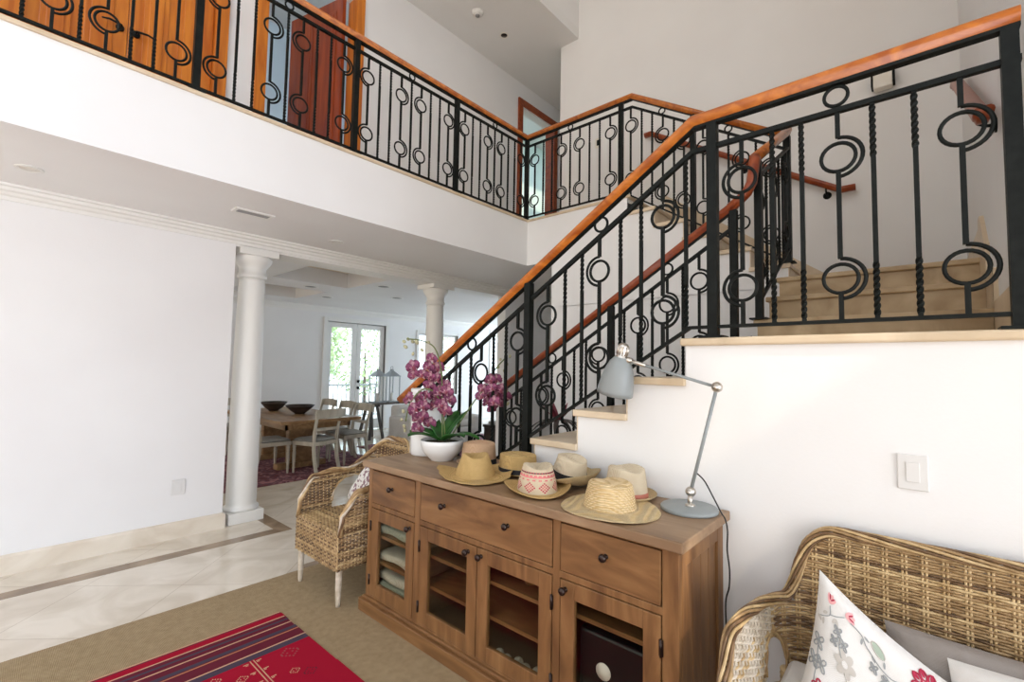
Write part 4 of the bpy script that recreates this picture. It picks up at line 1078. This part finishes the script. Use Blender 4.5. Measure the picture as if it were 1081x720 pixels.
tag(MB().box(1.485, 2.04, -1.28, .40, .376, .46).build('seat_cushion', M['linen'], bevel=.03, seg=4), 'flat white seat cushion of the wicker sofa', 'cushion')

# --- armchair at the far end of the sideboard
ch = thing('wicker_armchair', 'small wicker armchair with whitewashed legs at the far end of the sideboard', 'armchair', (1.82, 3.02, .008))
L2, A2, Q2, fn2 = ushell(1.545, 2.09, 3.015, .283, .17)
def c_top(s):
    s = min(s, L2 - s)
    return .55 + .15 * sm(-.02, .10, s) + .02 * sm(.1, .25, s) - .01 * sm(.25, .36, s) + .235 * sm(A2 - .02, A2 + Q2 + .03, s)
def c_P(s, z):
    x, y, n = fn2(s); ln = .045 * sm(.5, .95, z)
    return Vector((x, y, z)) + n * ln, n
def c_mask(s, z):
    if z > c_top(s) - .01: return False
    q = min(s, L2 - s)
    if ((q - (A2 + .02)) / .16) ** 2 + (max(0, z - .53) / .13) ** 2 < 1: return False
    return True
b = S(); weave_patch(b, c_P, 0, L2, .455, .95, .0098, .028, .0038, .0047, c_mask, rn, (0, 1, 1, 2, 2), sub=4); b.build('backrest', WC, ch)
path = [c_P(s, c_top(s))[0] for s in [L2 * k / 160 for k in range(161)]]
path = [Vector((1.535, path[0].y, .44))] + path + [Vector((1.535, path[-1].y, .44))]
b = S(); braid(b, path, .012, .0085, 5, 16, (3, 0, 1, 1, 2)); b.build('rim', WC, ch)
for sg in (0, 1):
    pts = []
    for k in range(25):
        a = PI * k / 24; q = A2 + .02 - .165 * math.cos(a); z = .50 + .165 * math.sin(a); pts.append(c_P(q if not sg else L2 - q, z)[0])
    b = S(); braid(b, pts, .005, .005, 3, 30, (0, 3, 0)); b.build('arch_trim', WC, ch)
b = S()
weave_patch(b, lambda u, v: (Vector((1.525, 3.295 - u, v)), Vector((-1, 0, 0))), 0, .56, .235, .45, .0115, .024, .0042, .0055, None, rn, (0, 1, 1, 2, 2), sub=4)
weave_patch(b, lambda u, v: (Vector((1.525 + u, 2.735, v)), Vector((0, -1, 0))), 0, .55, .235, .45, .0115, .024, .0042, .0055, None, rn, (0, 1, 1, 2, 2), sub=4)
weave_patch(b, lambda u, v: (Vector((1.525 + u, 3.295, v)), Vector((0, 1, 0))), 0, .55, .235, .45, .0115, .024, .0042, .0055, None, rn, (0, 1, 1, 2), sub=4)
b.build('apron', WC, ch)
b = S(); weave_patch(b, lambda u, v: (Vector((1.525 + v, 3.295 - u, .452)), Vector((0, 0, 1))), 0, .56, 0, .55, .0115, .024, .004, .0055, None, rn, (0, 1, 1, 2), sub=4); b.build('seat', WC, ch)
for x, y in ((1.553, 3.27), (1.553, 2.76), (2.06, 3.22), (2.06, 2.81)):
    b = S(); b.lathe([(.001, 0), (.012, .0), (.0145, .02), (.019, .12), (.021, .30), (.021, .44), (.001, .44)], 14, (x, y, .008)); b.build('leg', M['wick_w'], ch)
M['toile'] = noisy('floral_cream_cloth', (.26, .16, .18), (.74, .72, .68), (30, 30, 30), .95, .1, 2, .44, .48)
cushion('cushion', 'cream cushion with a dark floral print on the wicker armchair', (1.94, 3.07, .80), (-.02, -.25, -.16), (-.07, .17, -.27), .11, M['toile'], .06)

# ------------------------------------------------------------------ dining set
tag(MB().box(1.9, 4.32, 6.1, 9.1, 0, .008).build('persian_rug', M.setdefault('persian', noisy('red_persian_rug', (.17, .04, .045), (.38, .17, .18), (6, 6, 6), .95, .1, 8, .40, .60, dist=2.5, c3=(.12, .05, .075)))), 'faded red patterned rug under the dining table', 'rug')
dt = thing('dining_table', 'long oiled wooden dining table with two dark bowls on it', 'table', (3.2, 7.3, .008))
b = MB(); b.box(2.63, 3.78, 6.24, 8.45, .705, .75); b.build('tabletop', M['tablewood'], dt, bevel=.008)
b = MB(); b.box(2.74, 3.67, 6.36, 6.39, .62, .705); b.box(2.74, 3.67, 8.30, 8.33, .62, .705); b.box(2.74, 2.77, 6.36, 8.33, .62, .705); b.box(3.64, 3.67, 6.36, 8.33, .62, .705); b.build('apron', M['tablewood'], dt)
for y in (6.9, 7.8):
    b = MB(); b.box(2.85, 3.56, y - .07, y + .07, .008, .09); b.box(3.0, 3.41, y - .05, y + .05, .09, .63); b.box(2.80, 3.60, y - .06, y + .06, .63, .705); b.build('pedestal', M['tablewood'], dt, bevel=.01)
b = MB(); b.box(3.16, 3.25, 6.95, 7.75, .25, .35); b.build('stretcher', M['tablewood'], dt)
def dbowl(x, y, label, r=.2, h=.14):
    b = S(); b.lathe([(.001, 0), (.07, 0), (.075, .01), (.13, .05), (r * .9, h * .8), (r, h), (r - .012, h), (r * .85, h * .75), (.12, .055), (.06, .02), (.001, .018)], 32, (x, y, .751)); return tag(b.build('wooden_bowl', M['walnut']), label, 'bowl')
dbowl(3.28, 7.15, 'dark wooden bowl on the dining table, the nearer of two', .21, .13); dbowl(3.18, 7.85, 'dark wooden bowl on the dining table, the farther of two', .2, .14)
def make_chair(label):
    t = thing('dining_chair', label, 'chair', (0, 0, 0), 0, 'whitewashed dining chairs')
    b = MB(); b.prism([(-.21, -.20), (.21, -.20), (.235, .21), (-.235, .21)], 2, .385, .44); b.build('seat_frame', M['chairwood'], t, world=False, bevel=.008)
    b = S(); f, n = cushion_fn(Vector((-.22, -.2, .455)), Vector((.44, 0, 0)), Vector((0, .41, 0)), .055, .0); b.grid(lambda u, v: f(u, v, 1), 14, 14); b.grid(lambda u, v: f(u, v, -1), 14, 14); b.build('seat_pad', M['seatpad'], t, world=False)
    for sx in (-1, 1):
        b = S(); b.lathe([(.001, 0), (.013, 0), (.017, .03), (.015, .05), (.02, .07), (.016, .09), (.022, .2), (.024, .28), (.018, .30), (.025, .32), (.018, .335), (.025, .35), (.025, .41), (.001, .41)], 14, (sx * .205, .18, 0)); b.build('leg', M['chairwood'], t, world=False)
        b = S(); b.smooth = False
        b.tube(smooth_path([(sx * .195, -.27, 0), (sx * .19, -.21, .2), (sx * .19, -.185, .42), (sx * .195, -.205, .62), (sx * .205, -.265, .86)], 5), [.019] * 5 + [.02] * 5 + [.019] * 5 + [.016] * 6, 4, sq=True); b.build('leg', M['chairwood'], t, world=False, bevel=.004)
    b = S()
    def crest(u, v):
        x = (u - .5) * .50; y = -.27 - .0 + .10 * (abs(u - .5) * 2) ** 2 * -.0 - .035 * (1 - (2 * u - 1) ** 2); return x, y
    rings = []
    for k in range(13):
        u = k / 12; x, y = crest(u, 0); e = .012 * (1 - (2 * u - 1) ** 2)
        rings.append([(x, y + .012, .765), (x, y - .012, .765), (x, y - .022, .875 + e), (x, y + .002, .875 + e)])
    b.smooth = False; b.loft(rings); b.build('crest_rail', M['chairwood'], t, world=False, bevel=.004)
    b = MB(); b.box(-.185, .185, -.222, -.20, .585, .625); b.build('back_rail', M['chairwood'], t, world=False, bevel=.004)
    return t
c0 = make_chair('whitewashed dining chair at the near end of the table, its back towards the room')
c0.location = (3.20, 6.44, .008); c0.rotation_euler = (0, 0, math.radians(14))
for (x, y, r, l) in ((3.86, 6.74, 92, 'whitewashed dining chair on the right of the table, nearest the room'), (3.92, 7.36, 90, 'whitewashed dining chair in the middle on the right of the table'), (3.92, 8.0, 90, 'whitewashed dining chair on the right of the table, farthest back'),
                   (2.70, 6.78, -90, 'whitewashed dining chair on the left of the table beside the first column'), (2.95, 8.72, 180, 'dining chair at the far end of the table behind the bowls')):
    dup(c0, (x, y, .008), math.radians(r), l)

# ------------------------------------------------------------------ trestle with lanterns
tr = thing('trestle_table', 'dark trestle console table before the french doors carrying two lanterns', 'table', (5.6, 8.6, 0))
M['dkwood'] = noisy('dark_trestle_wood', (.045, .035, .028), (.10, .08, .06), (8, 8, 8), .6, .05, 5)
b = MB(); b.box(4.90, 6.95, 8.36, 8.80, .70, .735); b.build('tabletop', M['dkwood'], tr, bevel=.004)
for x in (5.42, 6.55):
    for sx, sy in ((-1, -1), (-1, 1), (1, -1), (1, 1)):
        b = MB(); b.tube([(x + sx * .05, 8.58 + sy * .10, .70), (x + sx * .16, 8.58 + sy * .20, .0)], .022, 4, sq=True); b.build('leg', M['dkwood'], tr)
    b = MB(); b.box(x - .08, x + .08, 8.40, 8.76, .66, .70); b.build('trestle_head', M['dkwood'], tr)
def lantern(x, label):
    t = thing('lantern', label, 'lantern', (x, 8.58, .735), group='lanterns on the trestle table')
    M.setdefault('zinc', plain('grey_zinc', (.36, .38, .39), .5, .3)); w = .13; h = .54
    b = MB(); b.box(-w, w, -w, w, 0, .02)
    for sx in (-1, 1):
        for sy in (-1, 1): b.box(sx * w - .008 * (1 + sx), sx * w + .008 * (1 - sx), sy * w - .008 * (1 + sy), sy * w + .008 * (1 - sy), .02, h)
    b.box(-w - .008, w + .008, -w - .008, w + .008, h, h + .015); b.build('frame', M['zinc'], t, world=False)
    b = MB(); b.loft([[(s * a, q * a, z) for s, q in ((-1, -1), (1, -1), (1, 1), (-1, 1))] for a, z in ((w, h + .015), (.03, h + .12), (.03, h + .15))]); b.build('roof', M['zinc'], t, world=False)
    b = S(); b.tube([(.03 * math.cos(2 * PI * k / 16), 0, h + .18 + .03 * math.sin(2 * PI * k / 16)) for k in range(16)], .004, 6, closed=True); b.build('handle', M['iron'], t, world=False)
    for q in ((-w + .006, w - .006, -w + .005, -w + .008), (-w + .006, w - .006, w - .008, w - .005)):
        b = MB(); b.box(*q, .02, h); b.build('glass', M['glass'], t, world=False)
    b = S(); b.lathe([(.001, .02), (.04, .02), (.04, .19), (.001, .185)], 20); b.build('candle', M['plastic'], t, world=False)
    return t
lantern(5.55, 'left metal lantern with candle on the trestle table'); lantern(5.88, 'right metal lantern with candle, the one nearer the stair handrail')

# ------------------------------------------------------------------ sitting area glimpsed through the railing
sf = thing('white_sofa', 'white slipcovered sofa glimpsed through the stair railing', 'sofa', (5.5, 6.7, 0))
b = MB(); b.box(4.95, 6.15, 6.3, 7.2, .02, .42); b.build('base', M['linen'], sf, bevel=.03, seg=3)
b = MB(); b.box(4.95, 6.15, 7.0, 7.25, .40, .80); b.build('back', M['linen'], sf, bevel=.06, seg=4)
for x in (4.88, 6.12):
    b = MB(); b.box(x, x + .2, 6.28, 7.2, .08, .62); b.build('arm', M['linen'], sf, bevel=.06, seg=4)
for x in (5.09, 5.61):
    b = MB(); b.box(x, x + .50, 6.32, 7.0, .42, .54); b.build('seat_cushion', M['linen'], sf, bevel=.04, seg=3)
M['teal'] = plain('teal_cloth', (.10, .27, .29), .9)
cushion('cushion', 'teal cushion on the white sofa behind the stairs', (5.55, 6.95, .90), (.40, .02, 0), (0, -.10, -.36), .14, M['teal'], .06)
tk = thing('trunk', 'dark trunk with folded cloths on top behind the stair railing', 'chest', (6.5, 5.8, 0))
b = MB(); b.box(6.15, 7.0, 5.55, 6.05, .04, .42); b.build('body', M['walnut'], tk, bevel=.01)
b = MB(); b.box(6.13, 7.02, 5.53, 6.07, .42, .47); b.build('lid', M['walnut'], tk, bevel=.01)
for x in (6.4, 6.75):
    b = MB(); b.box(x, x + .04, 5.525, 5.55, .04, .47); b.build('strap', M['iron'], tk)
tag(MB().box(6.2, 6.9, 5.6, 6.0, .47, .53).build('folded_throw', M['seatpad'], bevel=.02, seg=3), 'pale blue folded throw lying on the dark trunk', 'blanket')
tag(MB().box(4.7, 7.6, 5.35, 7.9, 0, .008).build('living_rug', M['persian']), 'red patterned rug in the sitting area behind the stairs', 'rug')

pl = thing('potted_plant', 'dark drooping leaved plant with maroon centre in the corner under the upper stairs', 'plant', (3.70, 2.65, 0))
b = S(); b.lathe([(.001, 0), (.13, 0), (.15, .02), (.19, .34), (.195, .38), (.18, .38), (.17, .33), (.001, .33)], 28); b.build('pot', M['walnut'], pl, world=False)
b = S(); b.tube([(0, 0, .33), (.01, 0, .7), (0, .01, 1.0)], [.022, .018, .014], 8); b.build('stem', M['dkwood'], pl, world=False)
M['darkleaf'] = noisy('dark_plum_leaf', (.012, .018, .012), (.05, .03, .03), (20, 20, 20), .4, .05, 3); M['maroonleaf'] = noisy('maroon_leaf', (.12, .008, .02), (.25, .02, .05), (20, 20, 20), .4, .05, 3)
for k in range(16):
    a = k * 2.4; ln = .30 if k > 4 else .16; dr = .16 if k > 4 else -.05; d = Vector((math.cos(a), math.sin(a), 0)); sd = Vector((-d.y, d.x, 0))
    b = S(); b.grid(lambda u, v: d * ln * v + sd * (u - .5) * .05 * math.sin(PI * (.1 + .88 * v)) + Vector((0, 0, 1.0 + .10 * v - dr * 1.3 * v * v + abs(u - .5) * .012)), 4, 10)
    o = b.build('leaf', M['darkleaf'] if k > 4 else M['maroonleaf'], pl, world=False); m = o.modifiers.new('thick', 'SOLIDIFY'); m.thickness = .002
# ------------------------------------------------------------------ outdoors, seen through the french doors
M['terrace'] = noisy('pale_terrace_stone', (.55, .53, .48), (.7, .68, .62), (2, 2, 2), .8, .05, 5)
struct(MB().box(-2, 18, YF + .16, 24, -.14, -.04).build('floor_terrace', M['terrace']))
gr = thing('terrace_railing', 'metal terrace railing outside the french doors', 'railing', (6.2, 12.2, -.04))
b = MB(); b.box(5.3, 13, 12.18, 12.22, .92, .97); b.box(5.3, 13, 12.185, 12.215, .06, .09); b.build('rail', M['lamp'], gr)
for k in range(40):
    b = MB(); x = 5.32 + k * .13; b.box(x - .01, x + .01, 12.19, 12.21, .06, .93); b.build('picket', M['lamp'], gr)
M['shrub'] = noisy('garden_foliage', (.20, .32, .14), (.50, .62, .36), (3, 3, 3), .7, 0, 4)
rs = random.Random(11)
def shrub(x, y, r, h, label):
    b = MB()
    for k in range(2600):
        a = rs.uniform(0, 2 * PI); u = rs.uniform(-1, 1); q = rs.uniform(.5, 1) ** .5
        p = Vector((x + r * q * math.cos(a) * math.sqrt(1 - u * u), y + r * q * math.sin(a) * math.sqrt(1 - u * u), h * .55 + h * .45 * q * u))
        n = Vector((rs.gauss(0, 1), rs.gauss(0, 1), rs.gauss(0, 1))).normalized(); t = n.orthogonal().normalized(); s = rs.uniform(.05, .12); w = n.cross(t)
        b.add([p - t * s, p + w * s * .4, p + t * s, p - w * s * .4], [(0, 1, 2, 3)])
    t = thing('garden_tree', label, 'tree', (x, y, -.04)); b.build('foliage', M['shrub'], t)
    s = S(); s.cyl((x, y, -.04), (x, y, h * .55), .08, 8, .04); s.build('trunk', M['dkwood'], t)
shrub(6.6, 14.4, 1.3, 4.2, 'leafy tree seen through the left pane of the french doors'); shrub(10.0, 16.4, 1.7, 3.6, 'leafy tree seen through the right pane of the french doors')
shrub(15.6, 16.5, 1.8, 4.0, 'leafy tree outside the tall window behind the stairs')

# ------------------------------------------------------------------ light
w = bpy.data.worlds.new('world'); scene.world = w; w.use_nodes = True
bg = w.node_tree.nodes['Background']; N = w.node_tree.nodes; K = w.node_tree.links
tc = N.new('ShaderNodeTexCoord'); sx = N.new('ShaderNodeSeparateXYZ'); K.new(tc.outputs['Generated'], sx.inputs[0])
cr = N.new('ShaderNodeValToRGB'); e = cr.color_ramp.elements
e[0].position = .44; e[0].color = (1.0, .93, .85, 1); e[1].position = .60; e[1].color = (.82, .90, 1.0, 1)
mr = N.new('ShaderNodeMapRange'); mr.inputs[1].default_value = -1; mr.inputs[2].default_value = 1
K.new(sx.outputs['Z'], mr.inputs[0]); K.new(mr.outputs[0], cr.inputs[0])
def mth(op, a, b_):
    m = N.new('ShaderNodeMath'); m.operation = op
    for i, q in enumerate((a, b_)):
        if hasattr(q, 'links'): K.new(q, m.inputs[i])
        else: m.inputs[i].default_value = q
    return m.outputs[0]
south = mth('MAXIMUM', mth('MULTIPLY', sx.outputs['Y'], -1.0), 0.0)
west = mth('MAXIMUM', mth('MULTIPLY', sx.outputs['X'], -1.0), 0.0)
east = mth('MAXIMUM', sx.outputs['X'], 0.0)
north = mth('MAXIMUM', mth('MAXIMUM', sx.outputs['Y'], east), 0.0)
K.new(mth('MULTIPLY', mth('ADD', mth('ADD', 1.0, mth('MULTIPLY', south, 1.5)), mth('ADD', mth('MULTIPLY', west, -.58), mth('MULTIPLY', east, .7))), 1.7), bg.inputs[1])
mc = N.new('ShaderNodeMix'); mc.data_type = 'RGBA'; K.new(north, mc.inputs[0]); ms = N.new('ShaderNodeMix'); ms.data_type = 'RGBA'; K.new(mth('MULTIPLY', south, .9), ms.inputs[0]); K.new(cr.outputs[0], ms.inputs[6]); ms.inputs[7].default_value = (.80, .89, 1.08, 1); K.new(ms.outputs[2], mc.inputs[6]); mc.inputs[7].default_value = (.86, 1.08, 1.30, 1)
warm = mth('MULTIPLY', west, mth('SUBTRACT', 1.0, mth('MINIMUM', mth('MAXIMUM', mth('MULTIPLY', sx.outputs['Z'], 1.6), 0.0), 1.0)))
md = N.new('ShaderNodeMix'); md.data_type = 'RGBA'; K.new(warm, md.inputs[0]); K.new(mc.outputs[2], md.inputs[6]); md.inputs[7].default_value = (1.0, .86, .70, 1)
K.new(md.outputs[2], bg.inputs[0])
def area(name, loc, target, sx, sy, power, col):
    l = bpy.data.lights.new(name, 'AREA'); l.shape = 'RECTANGLE'; l.size = sx; l.size_y = sy; l.energy = power; l.color = col
    o = bpy.data.objects.new(name, l); COL.objects.link(o); o.location = loc
    d = Vector(target) - Vector(loc); o.rotation_euler = d.to_track_quat('-Z', 'Y').to_euler(); return o
# unseen wall added behind the camera, its openings cut to aim sun patches
b = MB(); xs = [-9, -2.7, -.3, 0, 1.95, 2.33]
b.box(-9, -2.7, -3.2, -3, 0, 7.6); b.box(-.3, 0, -3.2, -3, 0, 2.5); b.box(1.95, 2.33, -3.2, -3, 0, 7.6)
b.box(-2.7, 1.95, -3.2, -3, 2.5, 3.55); b.box(-2.7, 1.95, -3.2, -3, 4.75, 7.6)
b.box(-2.7, .38, -3.2, -3, 3.55, 4.75); b.box(1.2, 1.95, -3.2, -3, 3.55, 4.75)
for q in ((.38, .87, 3.93, 4.75), (.38, .44, 3.55, 3.93), (.55, .93, 3.55, 3.93), (.87, 1.2, 3.93, 4.16), (.93, 1.2, 3.86, 3.93), (.97, 1.2, 3.55, 3.86), (.92, .94, 4.16, 4.75), (.975, .99, 4.16, 4.75), (1.04, 1.05, 4.16, 4.75), (1.105, 1.2, 4.16, 4.75)): b.box(q[0], q[1], -3.03, -3, q[2], q[3])
struct(b.build('wall_sun_mask', M['paint']))
sl = bpy.data.lights.new('sun', 'SUN'); sl.energy = SUN; sl.angle = math.radians(1.2); sl.color = (1.0, .86, .68)
so_ = bpy.data.objects.new('sun', sl); COL.objects.link(so_); so_.rotation_euler = Vector((.25, .75, -.62)).to_track_quat('-Z', 'Y').to_euler()
scene.view_settings.view_transform = 'Standard'; scene.view_settings.look = 'None'; scene.view_settings.gamma = 1
scene.view_settings.use_curve_mapping = False
scene.view_settings.exposure = EXPOSURE
